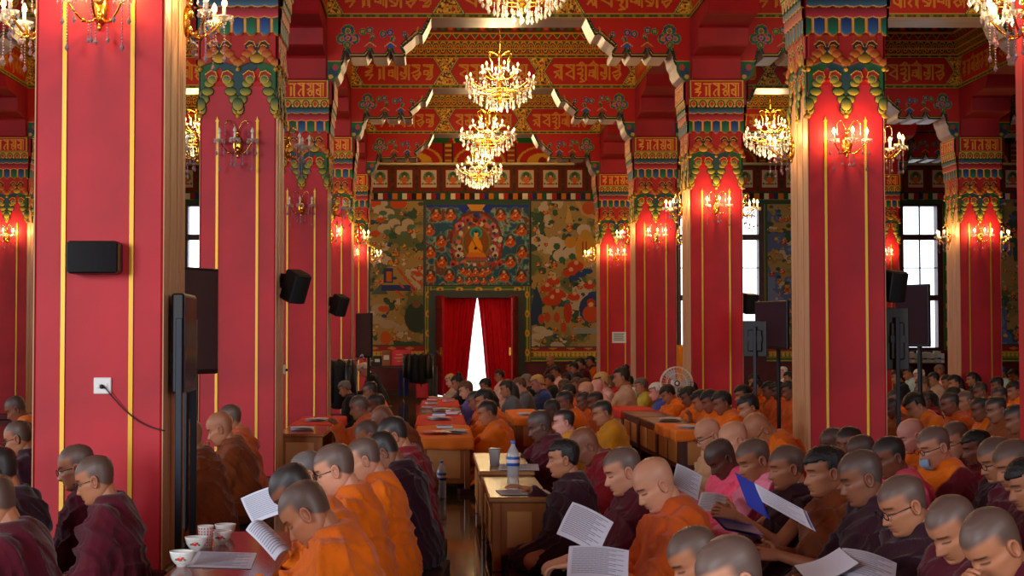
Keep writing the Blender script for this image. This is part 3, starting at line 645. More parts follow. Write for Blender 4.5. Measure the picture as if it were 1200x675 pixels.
q = P(348, 255); c.circ(q[0], q[1], .145, (60,170,160), rz=.14); c.circ(q[0], q[1], .11, (30,120,110), rz=.105)
G1 = (230,150,26); v = P(348, 350); c.poly([P(300,400), P(296,350), P(322,300), P(348,290), P(375,300), P(392,345), P(392,400)], G1); c.circ(P(348,300)[0], P(348,300)[1], .07, G1, rz=.1); c.circ(P(348,262)[0], P(348,262)[1], .052, (236,170,40), rz=.06); c.circ(P(348,247)[0], P(348,247)[1], .035, (30,40,90), rz=.03)
c.poly([P(278,418), P(420,418), P(400,385), P(300,385)], (222,120,24)); c.line([P(322,300), P(345,345), P(392,385)], .03, (196,90,20)); c.circ(*P(345,358), .036, (30,40,60)); c.rect(P(275,440)[0], P(0,440)[1], P(425,440)[0], P(0,420)[1], (60,90,110))
for px in range(280, 425, 20): c.circ(*P(px, 432), .035, (190,70,60)); c.circ(*P(px+10, 445), .03, (60,120,100))
def devotee(px, py, s=1.):
    x, z = P(px, py); c.circ(x, z+.02*s, .135*s, (70,130,120), rz=.17*s); c.circ(x, z+.02*s, .12*s, (96,50,40), rz=.155*s); c.circ(x, z-.05*s, .125*s, (206,92,30), rz=.09*s); c.circ(x, z+.0*s, .075*s, (190,70,30), rz=.1*s); c.circ(x, z+.10*s, .045*s, (60,140,130)); c.circ(x, z+.09*s, .03*s, (226,180,130)); c.line([(x-.08*s, z-.06*s), (x+.05*s, z+.04*s)], .016, (240,170,80)); c.circ(x, z-.03*s, .022*s, (226,180,130))
for px, py in ((75,130),(175,130),(518,135),(620,130),(28,235),(662,235),(110,310),(585,310),(35,385),(665,385),(115,450),(585,450),(35,550),(165,545),(540,545),(660,550)): devotee(px, py)
for px, py in ((345,520),(300,525),(395,525)): devotee(px, py, .8)
for px in (260, 430): devotee(px, 510, .6)
for px, py in ((235,570),(460,570),(300,580),(400,580),(350,575)): devotee(px, py, .6)
c.rect(0, 0, .015, H, (120,90,50)); c.rect(W-.015, 0, W, H, (120,90,50))
panel('wall_painting', x0, x1, z0, z1, c, 'large blue and orange painting of a seated golden figure above the doorway')
# narrow panels of the right aisle
for (p0, p1, seed, lb) in ((899, 960, 31, 'tall blue grey scroll painting right of the window behind the televisions'), (1164, 1235, 37, 'tall pale scroll painting at the far right end of the back wall'), (130, 205, 43, 'tall scroll painting on the back wall behind the foremost left column')):
    x0, x1, z0, z1 = wx(p0), wx(p1), wz(403), wz(232); c, rng = mural(x1-x0, z1-z0, seed, blue=.8); panel('wall_painting', x0, x1, z0, z1, c, lb)
# red and gold lettered border under the scroll paintings
for (p0, p1) in ((434, 497), (622, 700), (897, 962), (1160, 1240), (128, 207)):
    x0, x1, z0, z1 = wx(p0), wx(p1), wz(424), wz(404.5); c = Canvas(x1-x0, z1-z0, .014, (60,110,56)); h = c.H
    c.rect(0, h*.62, c.W, h, (160,36,26)); k = .1
    while k < c.W: c.poly([(k-.12, h*.82), (k, h*.92), (k+.12, h*.82), (k, h*.72)], (206,140,60)); k += .42
    c.rect(0, h*.58, c.W, h*.63, (206,160,60)); c.rect(0, h*.28, c.W, h*.58, (96,100,36)); k = .05
    while k < c.W-.1: c.glyphs([['ha','ta','ba','la','va'][int(k*50) % 5]], k, h*.33, k+.085, h*.53, (222,176,60), .02); k += .1
    c.rect(0, h*.24, c.W, h*.28, (206,160,60)); c.rect(0, h*.04, c.W, h*.1, (206,160,60)); struct(link('trim_painting_border', c.mesh('trim_painting_border', M_PAINT), None, Matrix.Translation((x0, YW-.05, z0))))
for k, (p0, p1) in enumerate(((497, 621), (896, 962), (783, 896), (1000, 1106), (207, 325))):
    t = MB(); t.box((wx(p0), YW-.07, wz(239.5)), (wx(p1), YW-.005, wz(234.5)), mat('green_pelmet_cloth', (50,82,56), .8)); struct(t.build('trim_pelmet'))
# baseboard of the back wall
t = MB(); t.box((X0, YW-.04, 0), (dx0-.2, YW, .14), M_DKBR); struct(t.build('baseboard_back')); t = MB(); t.box((dx1+.2, YW-.04, 0), (X1, YW, .14), M_DKBR); struct(t.build('baseboard_back_right'))
# the red door curtain, two panels parting over the bright gap
def curtain(xa_top, xb_top, xa_bot, xb_bot, folds, seed, label, zt, zb=.03):
    nx, nz = 90, 40; V = []; F = []; rng = random.Random(seed); ph = rng.uniform(0, 6)
    for k in range(nz+1):
        t = k/nz; z = zt+(zb-zt)*t; g = t**.75
        for i in range(nx+1):
            u = i/nx; xa = xa_top+(xa_bot-xa_top)*g; xb = xb_top+(xb_bot-xb_top)*g
            V.append((xa+(xb-xa)*u, .045*math.sin(u*folds*2*PI+ph+.6*math.sin(3*t+u*4))*(0.5+.6*t)+.02*math.sin(u*folds*5+2*t), z))
    for k in range(nz):
        for i in range(nx): a = k*(nx+1)+i; F.append((a, a+1, a+nx+2, a+nx+1))
    m = MB(); m.add(V, F, M_CURT, True); o = m.build('door_curtain'); o.location = (0, YW+.12+.05*(seed-1), 0)
    s = o.modifiers.new('s', 'SOLIDIFY'); s.thickness = .006; return tag(o, label, 'curtain')
M_CURT = mat('red_curtain_cloth', (196,10,40), .75, var=.05)
_nt = M_CURT.node_tree; _b = _nt.nodes['Principled BSDF']; _tr = _nt.nodes.new('ShaderNodeBsdfTranslucent'); _tr.inputs[0].default_value = L4((224,10,34)); _mx = _nt.nodes.new('ShaderNodeMixShader'); _mx.inputs[0].default_value = .28
_nt.links.new(_b.outputs[0], _mx.inputs[1]); _nt.links.new(_tr.outputs[0], _mx.inputs[2]); _nt.links.new(_mx.outputs[0], _nt.nodes['Material Output'].inputs[0])
curtain(dx0, wx(560), dx0, wx(546), 7, 1, 'left half of the red door curtain, drawn back from the bright gap', dz1+.06)
curtain(wx(559), dx1, wx(571), dx1, 7, 2, 'right half of the red door curtain, its lit edge beside the bright gap', dz1+.06)
# outdoor paving seen through the gap
t = MB(); t.box((X0, YW+.4, -.15), (X1, YW+12, -.02), mat('pale_outdoor_paving', (214,212,204), .8)); struct(t.build('ground_outside'))
# ------------------------------------------------------------------ lamps
def crystal_material():
    m = bpy.data.materials.new('cut_crystal'); m.use_nodes = True; nt = m.node_tree; N = nt.nodes.new; K = nt.links.new; nt.nodes.remove(nt.nodes['Principled BSDF'])
    d = N('ShaderNodeBsdfTranslucent'); d.inputs[0].default_value = (.95,.93,.88,1); f = N('ShaderNodeBsdfDiffuse'); f.inputs[0].default_value = (.9,.88,.84,1); g = N('ShaderNodeBsdfGlossy'); g.inputs[1].default_value = .06; t = N('ShaderNodeBsdfTransparent')
    a = N('ShaderNodeMixShader'); a.inputs[0].default_value = .5; K(d.outputs[0], a.inputs[1]); K(f.outputs[0], a.inputs[2])
    c = N('ShaderNodeMixShader'); c.inputs[0].default_value = .4; K(a.outputs[0], c.inputs[1]); K(g.outputs[0], c.inputs[2])
    e = N('ShaderNodeMixShader'); e.inputs[0].default_value = .35; K(c.outputs[0], e.inputs[1]); K(t.outputs[0], e.inputs[2]); K(e.outputs[0], nt.nodes['Material Output'].inputs[0]); return m
M_CRYS = crystal_material()
M_CRYS2 = mat('smoked_crystal', (150,120,130), .12, spec=.9)
M_BULB = mat('lit_candle_bulb', (255,196,112), .4, emit=14); M_BULB.cycles.emission_sampling = 'NONE'
M_BOFF = mat('unlit_candle_bulb', (214,206,190), .2)
M_CNDL = mat('candle_sleeve', (236,222,190), .5)
def drop(m, x, y, z, L, r, mt):
    """faceted crystal drop hanging from z"""
    V = [(x, y, z)]; 
    for k in range(6): a = k*PI/3; V.append((x+r*math.cos(a), y+r*math.sin(a), z-L*.62))
    V.append((x, y, z-L)); F = [(0, 1+k, 1+(k+1) % 6) for k in range(6)]+[(7, 1+(k+1) % 6, 1+k) for k in range(6)]; m.add(V, F, mt)
def strand(m, x, y, z, n, mt, r=.008, gap=.021, L=.06, rd=.014):
    for k in range(n): m.ball((x, y, z-gap*k-.01), r, mt, 6, 4)
    drop(m, x, y, z-gap*n, L, rd, mt)
def flame(r=.016, h=.055): return [(.006, 0), (r*.8, h*.18), (r, h*.38), (r*.72, h*.66), (r*.3, h*.88), (.001, h)]
def arm_parts(parent, M, reach, drop_, bulbm, rise=.0, sub=True):
    """one curved arm with its crystal dish, candle sleeve and bulb, along local +x"""
    a = MB(); P = []
    for k in range(13):
        t = k/12; P.append((reach*t, 0, -drop_*math.sin(PI*t**.9)*(1-.15*t)+rise*t))
    a.tube(P, [.008-.002*k/12 for k in range(13)], M_GOLD2, 6); a.ball((reach*.5, 0, P[6][2]), .013, M_GOLD2, 6, 4); o = a.build('arm', parent); o.matrix_local = M
    d = MB(); x, z = reach, rise
    d.lathe([(.006, -.012), (.02, -.006), (.042, .006), (.05, .016), (.046, .014), (.01, .004)], M_CRYS, (x, 0, z), 12)
    for k in range(8): q = k*PI/4; drop(d, x+.046*math.cos(q), .046*math.sin(q), z+.012, .035, .007, M_CRYS)
    d.build('drip_dish', o)
    s = MB(); s.lathe([(.010, .004), (.010, .062), (.008, .064)], M_CNDL, (x, 0, z), 8); s.build('candle_sleeve', o)
    s = MB(); s.lathe(flame(), bulbm, (x, 0, z+.064), 8); s.build('bulb', o)
    return o
def make_chandelier():
    e = empty('chandelier'); s = MB()
    s.tube([(0, 0, .46), (0, 0, 1.50)], .006, M_GOLD2, 6)
    for k in range(34): s.obox(TR(0, 0, .46+k*.0305, rz=(k % 2)*PI/2), (.022, .006, .036), M_GOLD2, .002)
    s.lathe([(.001, 1.40), (.05, 1.42), (.06, 1.45), (.02, 1.455)], M_GOLD2, n=14); s.build('chain', e)
    s = MB(); s.lathe([(.006,.46),(.018,.44),(.03,.40),(.014,.36),(.02,.30),(.045,.26),(.05,.22),(.02,.17),(.014,.08),(.04,.04),(.06,0),(.055,-.05),(.03,-.10),(.05,-.13),(.07,-.17),(.05,-.23),(.02,-.26),(.026,-.30),(.004,-.34)], M_GOLD2, n=16); s.build('stem', e)
    for k in range(12): arm_parts(e, TR(0, 0, -.06, rz=k*PI/6+.1), .49, .10, M_BULB, .05)
    for k in range(6): arm_parts(e, TR(0, 0, .10, rz=k*PI/3+.35), .27, .09, M_BULB, .06)
    for k in range(6):
        a = k*PI/3; c = MB(); P = [(.02*math.cos(a), .02*math.sin(a), .40)]+[((.04+.15*math.sin(PI*t/1.3))*math.cos(a), (.04+.15*math.sin(PI*t/1.3))*math.sin(a), .40+.09*math.sin(PI*t)-.10*t) for t in (.2,.4,.6,.8,1.)]
        c.tube(P, .006, M_GOLD2, 6); strand(c, P[-1][0], P[-1][1], P[-1][2], 4, M_CRYS); c.build('scroll', e)
    rng = random.Random(6)
    rings = [(.50, 24, -.03, 1, .075), (.455, 18, -.09, 3, .08), (.38, 16, -.15, 3, .085), (.30, 14, -.20, 3, .09), (.21, 10, -.25, 3, .09), (.11, 7, -.29, 3, .09)]
    for R, n, z, nb, L in rings:
        for k in range(n):
            a = 2*PI*(k+rng.uniform(-.2, .2))/n; m = MB(); strand(m, 0, 0, 0, nb, M_CRYS, .009, .02, L*rng.uniform(.85, 1.1), .019); o = m.build('crystal_strand', e); o.location = (R*math.cos(a), R*math.sin(a), z+rng.uniform(-.015, .015))
    m = MB()
    for R, z in ((.47, -.05), (.34, -.14), (.22, -.21)):
        P = [(R*math.cos(t), R*math.sin(t), z) for t in np.linspace(0, 2*PI, 33)]; m.tube(P, .006, M_GOLD2, 5)
    for k in range(12):
        a = k*PI/6+.1
        for t in np.linspace(0, 1, 9): r = .06+.42*t; m.ball((r*math.cos(a+.26), r*math.sin(a+.26), .06-.10*t-.09*math.sin(PI*t)), .009, M_CRYS, 6, 4)
    drop(m, 0, 0, -.34, .10, .03, M_CRYS); m.build('crystal_frame', e); return e
def lamp(name, loc, power, radius, col=(1, .70, .34), parent=None):
    l = bpy.data.lights.new(name, 'POINT'); l.energy = power; l.color = col; l.shadow_soft_size = radius; o = bpy.data.objects.new(name, l); S.collection.objects.link(o); o.location = loc
    if parent: o.parent = parent
    return o
CHP, SCP = 125., 7.0
ch0 = make_chandelier(); kids = kid_map()
AX = .911; spots = [(AX, 16.76, 'crystal chandelier cut off by the top edge, nearest over the middle aisle'), (AX, 22.7, 'crystal chandelier lit with candle bulbs, largest whole one over the middle aisle'), (AX, 28.4, 'lit crystal chandelier over the middle aisle, the middle one of the three whole ones'), (AX, 34.2, 'smallest lit crystal chandelier, hanging before the frieze of small pictures'),
  (6.22, 16.76, 'crystal chandelier cut off by the top right corner of the picture'), (6.08, 28.4, 'lit crystal chandelier hanging between the two tall columns of the right aisle'), (-4.4, 22.7, 'crystal chandelier over the left aisle, behind the foremost red column'), (-4.4, 28.4, 'crystal chandelier over the left aisle, farther from the entrance')]
for k, (x, y, lb) in enumerate(spots):
    c = ch0 if k == 0 else clone(ch0, kids); c.location = (x, y, CAMZ+3.80+(.08 if y < 17 else 0)); c.rotation_euler.z = k*.37
    tag(c, lb, 'chandelier', 'crystal chandeliers hanging over the aisles')
    l = lamp('chandelier_glow', (x, y, CAMZ+3.98), CHP, .22)
    lamp('chandelier_glow', (x, y, CAMZ+3.45), CHP*.35, .25)
def make_sconce(on):
    e = empty('wall_sconce'); s = MB(); bm = M_BULB if on else M_BOFF     # local -y points away from the wall
    s.lathe([(.001,.0),(.035,.004),(.045,.012),(.04,.02),(.02,.03),(.001,.034)], M_GOLD2, n=14, M=TR(0, 0, 0, rx=PI/2) @ Matrix.Scale(1.9, 4, (0, 1, 0)))
    s.ball((0, -.03, .045), (.028, .022, .034), M_GOLD2); s.ball((0, -.03, -.05), (.022, .02, .034), M_GOLD2); s.ball((0, -.026, -.10), (.012, .012, .022), M_GOLD2); s.ball((0, -.03, .10), (.018, .016, .02), M_GOLD2)
    s.build('backplate', e)
    for a, r in ((-PI/2-.85, .19), (-PI/2+.85, .19), (-PI/2, .20)): arm_parts(e, TR(0, -.02, -.03, rz=a), r, .075, bm, .045)
    for sg in (-1, 1):
        c = MB(); P = [(0, -.03, .08), (sg*.02, -.04, .15), (sg*.05, -.06, .20), (sg*.085, -.08, .20), (sg*.10, -.09, .17)]; c.tube(P, .005, M_GOLD2, 6); strand(c, *P[-1], 5, M_CRYS2, .005, .014, .03, .008); c.build('scroll', e)
    for sx, sy, z, n in ((-.14,-.14,.0,13),(.14,-.14,.0,13),(0,-.22,.01,12),(-.17,-.12,.0,4),(-.10,-.16,.0,4),(.10,-.16,.0,4),(.17,-.12,.0,4),(-.05,-.06,-.07,5),(.05,-.06,-.07,5),(0,-.12,-.09,5)):
        c = MB(); strand(c, 0, 0, 0, n, M_CRYS2, .0055, .0155, .048, .013); o = c.build('crystal_strand', e); o.location = (sx, sy, z)
    return e
sc_on, sc_off = make_sconce(True), make_sconce(False); kids = kid_map(); used = {True: 0, False: 0}
ROWN = {1: 'outer left row', 2: 'left row', 3: 'right row', 4: 'outer right row'}
NTH = {1: 'foremost', 2: 'second', 3: 'third', 4: 'fourth', 5: 'last'}
for i in (1, 2, 3, 4):
    for j in (1, 2, 3, 4, 5):
        if (i, j) not in COLS or (i in (1, 4) and j in (2, 3)) or False: continue
        x, y = COLS[(i, j)]
        for face in ('front', 'aisle', 'outer'):
            if face == 'front' and i == 4 and j == 1: continue
            if i == 3 and j == 1 and face != 'aisle': continue
            if i == 1 and face == 'outer' or i == 1 and j == 1: continue
            if i == 4 and face == 'outer' and j != 4: continue
            on = not (i == 2 and j in (2, 3)); left = (face == 'aisle') == (i in (3, 4))      # True: fixed on the column's left face
            if face == 'front': loc, rz = (x+CW/2, y-.0, 2.985), 0
            elif left: loc, rz = (x-.045, y+CW/2, 2.985), -PI/2
            else: loc, rz = (x+CW+.045, y+CW/2, 2.985), PI/2
            base = sc_on if on else sc_off
            c = base if not used[on] else clone(base, kids); used[on] += 1
            c.location = loc; c.rotation_euler.z = rz
            side = 'front face' if face == 'front' else ('left face' if left else 'right face')
            tag(c, '%s crystal wall lamp on the %s, %s column, %s' % ('lit' if on else 'unlit', side, NTH[j], ROWN[i]), 'wall lamp', 'crystal candle lamps on the red columns')
            if on:
                d = {0: (0, -1), -PI/2: (-1, 0), PI/2: (1, 0)}[rz]; px = (-d[1], d[0])
                for sg in (-1, 1): lamp('sconce_glow', (loc[0]+d[0]*.14+px[0]*sg*.12, loc[1]+d[1]*.14+px[1]*sg*.12, loc[2]+.10), SCP, .02, (1, .62, .26))
if not used[True]: pass

# ------------------------------------------------------------------ loudspeakers, televisions, sockets
M_BLK = mat('black_plastic', (22,22,24), .4); M_BLK2 = mat('black_speaker_cloth', (14,14,15), .8, bump=.5, bscale=220); M_WHT = mat('white_plastic', (232,232,228), .35)
M_STEEL = mat('steel_tube', (150,152,156), .3, metal=.8); M_DBLUE = mat('dark_painted_steel', (36,44,54), .4, metal=.3)
def speaker(loc, rz, tilt, lb, s=1., tall=True, grp='black loudspeakers fixed to the columns'):
    e = empty('loudspeaker', loc); e.rotation_euler = (tilt, 0, rz); b = MB(); w_, h, d = (.165*s, .25*s, .15*s) if tall else (.26*s, .165*s, .15*s)
    b.box((-w_/2, 0, -h/2), (w_/2, d, h/2), M_BLK, .014*s); b.build('cabinet', e)
    g = MB(); P = []
    for k in range(9): a = -1+k/4; P.append((a*w_*.48, -.025*s*(1-a*a)))
    V = [(p[0], p[1], -h*.46) for p in P]+[(p[0], p[1], h*.46) for p in P]+[(-w_*.48, .01, -h*.46), (w_*.48, .01, -h*.46), (-w_*.48, .01, h*.46), (w_*.48, .01, h*.46)]
    F = [(k, k+1, 10+k, 9+k) for k in range(8)]+[tuple(list(range(8, -1, -1))+[18, 19][::1]), tuple(list(range(9, 18))+[21, 20])]
    g.add(V, F, M_BLK2); g.build('grille', e)
    k = MB(); k.box((-.02*s, d, -.03*s), (.02*s, d+.09*s, .0), M_BLK, .004); k.tube([(0, d+.02, -.03*s), (0, d+.07*s, -.07*s)], .008*s, M_BLK); k.box((-.03*s, d+.085*s, -.07*s), (.03*s, d+.10*s, .05*s), M_BLK, .004); k.build('wall_bracket', e)
    return tag(e, lb, 'loudspeaker', grp)
x, y = COLS[(2, 1)]; p = at(107, 301, y-.16); speaker((p.x, y-.155, p.z), 0, 0, 'black loudspeaker flat on the front of the foremost left red column', 1., False)
p = at(345, 339, 13.7); speaker((p.x+.05, 13.8, p.z), math.radians(48), .38, 'black loudspeaker tilted off the right side of the second left column', 1.1)
p = at(397, 360, 20.0); speaker((p.x+.05, 20.1, p.z), math.radians(48), .38, 'black loudspeaker tilted off the right side of the third left column', 1.05)
p = at(876, 357, 20.2); speaker((p.x+.06, 20.2, p.z), math.radians(20), .2, 'black loudspeaker right of the second right column, above a television', 1.05)
p = at(1046, 337, 13.7); speaker((p.x+.06, 13.7, p.z), math.radians(28), .2, 'black loudspeaker right of the foremost right column, before the window', 1.1)
M_SCRN = mat('dark_screen_glass', (52,46,58), .10, spec=1.)
def television(loc, rz, w_, h, lb, stand_z, back=True, poles=2, tilt=0.):
    e = empty('television', loc, rz); b = MB(); b.obox(TR(0, .02, 0, rx=tilt), (w_, .04, h), M_BLK, .006); b.obox(TR(0, .055, -.02, rx=tilt), (w_*.6, .05, h*.6), M_BLK, .01); b.build('casing', e)
    s = MB(); s.obox(TR(0, -.002, .005, rx=tilt), (w_-.03, .006, h-.045), M_SCRN); s.build('screen', e)
    st = MB(); 
    xs = (-.14, .14) if poles == 2 else (0,)
    for px in xs: st.box((px-.018, .09, -stand_z), (px+.018, .126, h*.35), M_DBLUE, .004)
    st.box((-w_*.3, .08, -.03), (w_*.3, .10, .03), M_BLK); st.box((-.13, -.08, -stand_z), (-.09, .26, -stand_z+.03), M_DBLUE, .004); st.box((.09, -.08, -stand_z), (.13, .26, -stand_z+.03), M_DBLUE, .004); st.box((-.13, .09, -stand_z), (.13, .13, -stand_z+.04), M_DBLUE, .004); st.build('stand', e)
    return tag(e, lb, 'television', 'televisions on black stands')
Y = 9.25; p = at(235, 376, Y); television((p.x, Y, p.z), math.radians(62), .36, .63, 'television on a black stand beside the foremost left column, screen towards the aisle', p.z, poles=1)
e = empty('television', (-1.345, 8.30, at(206, 400, 8.3).z)); t = MB(); t.box((-.035, -.21, -.27), (.03, .21, .25), M_BLK, .01); t.build('casing', e); t = MB(); t.box((.03, -.19, -.25), (.034, .19, .23), M_SCRN); t.build('screen', e)
t = MB(); zz = e.location.z
for py in (-.20, .28): t.box((-.012, py-.02, -zz), (.022, py+.02, .12), M_DBLUE, .003)
t.box((-.012, -.2, -.16), (.022, .28, -.12), M_BLK); t.box((-.02, -.24, -zz), (.30, -.16, -zz+.04), M_DBLUE, .004); t.box((-.02, .24, -zz), (.30, .32, -zz+.04), M_DBLUE, .004)
t.build('stand', e); tag(e, 'black television seen edge on, on a tall stand against the foremost left column', 'television', 'televisions on black stands')
Y = 24.4; p = at(424, 393, Y); television((p.x+.02, Y, p.z), math.radians(-52), .42, .7, 'grey backed television on a stand by the far left columns', p.z, poles=1)
Y = 18.1; p = at(903, 381, Y); television((p.x, Y, p.z), math.radians(-66), .62, .56, 'television with gold edged top, right of the second right column', p.z, poles=1)
Y = 17.4; p = at(885, 397, Y); television((p.x, Y, p.z), math.radians(165), .26, .40, 'smaller black television beside the gold edged one, back turned', p.z, poles=1)
Y = 15.0; p = at(1068, 370, Y); television((p.x, Y, p.z), math.radians(-60), .42, .60, 'television tilted in front of the right aisle window', p.z, poles=1)
Y = 14.1; p = at(1049, 397, Y); television((p.x+.02, Y, p.z), math.radians(165), .20, .56, 'black television panel with its back turned, right edge of the foremost right column', p.z, poles=1)
x, y = COLS[(2, 1)]
def socket(x, y, z, lb, s=1., rz=0.):
    e = empty('wall_socket', (x, y, z), rz); b = MB(); b.box((-.045*s, -.012, -.042*s), (.045*s, 0, .042*s), M_WHT, .004); b.build('plate', e); b = MB(); 
    for q in (-.02, .02): b.box((q*s-.008, -.016, -.012), (q*s+.008, -.011, .012), M_WHT, .002)
    b.build('switch', e); b = MB(); b.ball((.0, -.026, -.004), (.012, .014, .012), M_BLK); b.build('plug', e); return tag(e, lb, 'socket')
p = at(120, 452, y-.01); socket(p.x, y-.001, p.z, 'white wall socket with a black plug on the foremost left column')
t = MB(); A = at(122, 453, y-.03); B = at(193, 505, y-.03); P = [(A.x+(B.x-A.x)*t_, y-.03+.012*math.sin(3*t_), A.z+(B.z-A.z)*t_-.05*math.sin(PI*t_)) for t_ in np.linspace(0, 1, 14)]; t.tube(P, .0035, M_BLK, 6); tag(t.build('power_cord'), 'thin black power cord hanging from the white socket on the red column', 'cord')
p = at(331, 433, 13.9); socket(p.x+.01, 13.9, p.z, 'small socket with a dark plug on the timber side of the second left column', 1., PI/2)
def notice(px, py, Y, w_, h, lb):
    p = at(px, py, Y); b = MB(); b.box((-w_/2, -.003, -h/2), (w_/2, 0, h/2), M_WHT); o = b.build('notice'); o.location = (p.x, Y, p.z)
    b = MB()
    for k in range(5): b.box((-w_*.38, -.005, h*(.3-.14*k)), (w_*(.36-.06*(k % 2)), -.003, h*(.3-.14*k)+.012), M_GREY)
    b.build('lines', o); return tag(o, lb, 'notice')
notice(725.5, 395.5, 31.1-.012, .28, .22, 'white paper notice taped to the last right red column')
# ------------------------------------------------------------------ people
def cubic(xs, ys, q):
    """smooth interpolation through a profile table"""
    xs = np.array(xs, float); ys = np.array(ys, float); m = np.gradient(ys, xs); i = np.clip(np.searchsorted(xs, q)-1, 0, len(xs)-2)
    h = xs[i+1]-xs[i]; t = (q-xs[i])/h; return (2*t**3-3*t*t+1)*ys[i]+(t**3-2*t*t+t)*h*m[i]+(-2*t**3+3*t*t)*ys[i+1]+(t**3-t*t)*h*m[i+1]
HZ = [-.118,-.110,-.095,-.078,-.060,-.040,-.020,.000,.020,.045,.070,.090,.105,.114,.118]
HF = [.046,.066,.083,.084,.087,.089,.086,.082,.087,.087,.078,.061,.041,.022,.0]
HB = [.008,-.006,-.026,-.046,-.062,-.074,-.084,-.092,-.098,-.101,-.097,-.082,-.058,-.032,.0]
HW = [.020,.034,.047,.057,.062,.066,.070,.0725,.0745,.076,.072,.061,.043,.023,.0]
def ga(x, s): return np.exp(-(x/s)**2)
def head_geo(nu, nv, seed=0, hairline=.066, plump=1.):
    rng = random.Random(seed); q = np.linspace(0, 1, nv+1); zz = -.118*np.cos(PI*q)*1.0; 
    f, b, w_ = cubic(HZ, HF, zz), cubic(HZ, HB, zz), np.maximum(cubic(HZ, HW, zz), 0)
    th = np.linspace(0, 2*PI, nu, endpoint=False); T, Z = np.meshgrid(th, zz); Fm, _ = np.meshgrid(f, th, indexing='ij'); Bm, _ = np.meshgrid(b, th, indexing='ij'); Wm, _ = np.meshgrid(w_, th, indexing='ij')
    jaw = np.clip(-Z/.1, 0, 1); Wm = Wm*(1+(plump-1)*jaw)
    c, s = np.cos(T), np.sin(T); xm = (Fm*.35+Bm*.65)+.0; e = .86
    X = np.where(c > 0, xm+(Fm-xm)*np.abs(c)**.95, xm+(xm-Bm)*-(np.abs(c)**.95)); Y = Wm*np.sign(s)*np.abs(s)**e
    fr = np.clip(c*2, 0, 1)
    nz = rng.uniform(.85, 1.15); nw = .0105*rng.uniform(.9, 1.25)
    ramp = np.interp(Z, [-.052,-.046,-.036,-.020,.0,.016], [0,.62,1,.72,.30,0])
    X = X+fr*.024*nz*ramp*ga(Y, nw)+fr*.008*ga(Z+.038, .009)*(ga(Y-.015, .008)+ga(Y+.015, .008))
    X = X-fr*.0105*(ga(Y-.031, .018)+ga(Y+.031, .018))*ga(Z-.002, .015)+fr*.0055*(ga(Y-.031, .012)+ga(Y+.031, .012))*ga(Z+.001, .008)
    X = X+fr*.004*ga(Z-.022, .009)*ga(np.abs(Y)-.028, .026)
    X = X+fr*.0055*ga(Z+.060, .0045)*ga(Y, .022)+fr*.007*ga(Z+.0705, .0050)*ga(Y, .018)-fr*.003*ga(Z+.065, .0025)*ga(Y, .024)-fr*.005*ga(Z+.081, .006)*ga(Y, .02)
    X = X+fr*.004*ga(Z+.100, .012)*ga(Y, .018)
    Y = Y+np.sign(Y)*.004*ga(Z+.018, .018)*fr+0
    V = np.stack([X, Y, Z], -1).reshape(-1, 3); n = nu; F = [(i*n+j, i*n+(j+1) % n, (i+1)*n+(j+1) % n, (i+1)*n+j) for i in range(nv) for j in range(n)]
    x, y, z = V.T
    front = smooth(-.01, .03, x); hl = hairline-.006+.010*ga(y, .03)*-1
    sc = front*smooth(hl-.008, hl+.014, z)+(1-front)*smooth(-.052+.9*np.maximum(x+.06, 0), -.04+.9*np.maximum(x+.06, 0), z); sc = np.clip(sc, 0, 1)
    fm = (x > .05)
    lip = fm*(ga(z+.0655, .0095)**1.5*ga(y, .023)**2)*1.2; ay = np.abs(y)
    brow = fm*ga(z-(.0245-.18*np.maximum(ay-.03, 0)), .0042)*smooth(.010, .014, ay)*(1-smooth(.046, .054, ay))*1.1
    lash = fm*ga(z+.0045-.10*(ay-.031)**2/.02, .0034)*smooth(.013, .017, ay)*(1-smooth(.043, .048, ay))*.95
    nost = fm*ga(z+.0455, .003)*ga(ay-.008, .004)*.5; mouth = fm*ga(z+.0655, .0016)*ga(y, .02)*.45
    col = np.stack([sc, np.clip(lip, 0, .75), np.clip(brow+lash+nost+mouth, 0, 1)], -1)
    # ears
    EV, EF = [], []; base = len(V)
    for sg in (-1, 1):
        k0 = base+len(EV); m = 14; cx, cy, cz = -.012, sg*.071, -.010
        for ring, (rr, out) in enumerate(((1.0, .002), (1.04, .013), (.82, .016), (.62, .007), (.2, .004))):
            for j in range(m):
                a = 2*PI*j/m; ex = math.cos(a)*.0175*rr*(1+.22*math.sin(a)); ez = math.sin(a)*.031*rr
                EV.append((cx+ex-.10*ez, cy+sg*(out+.28*max(0, -ex)), cz+ez))
        for r_ in range(4):
            for j in range(m): EF.append((k0+r_*m+j, k0+r_*m+(j+1) % m, k0+(r_+1)*m+(j+1) % m, k0+(r_+1)*m+j))
        EF.append(tuple(k0+4*m+j for j in range(m)))
    V = np.concatenate([V, np.array(EV)]); F += EF; ec = np.zeros((len(EV), 3)); ec[:, 1] = .25; col = np.concatenate([col, ec])
    return V, F, col
def remesh(mb, voxel, it, name='t'):
    me = mb.mesh(name); o = bpy.data.objects.new(name, me); S.collection.objects.link(o)
    m = o.modifiers.new('r', 'REMESH'); m.mode = 'VOXEL'; m.voxel_size = voxel
    m = o.modifiers.new('s', 'SMOOTH'); m.factor = .5; m.iterations = it
    dg = bpy.context.evaluated_depsgraph_get(); ev = o.evaluated_get(dg); r = ev.to_mesh(); n = len(r.vertices); V = np.empty(n*3); r.vertices.foreach_get('co', V)
    Nn = np.empty(n*3); r.vertices.foreach_get('normal', Nn); F = [tuple(p.vertices) for p in r.polygons]; ev.to_mesh_clear()
    bpy.data.objects.remove(o); bpy.data.meshes.remove(me); return V.reshape(-1, 3), F, Nn.reshape(-1, 3)
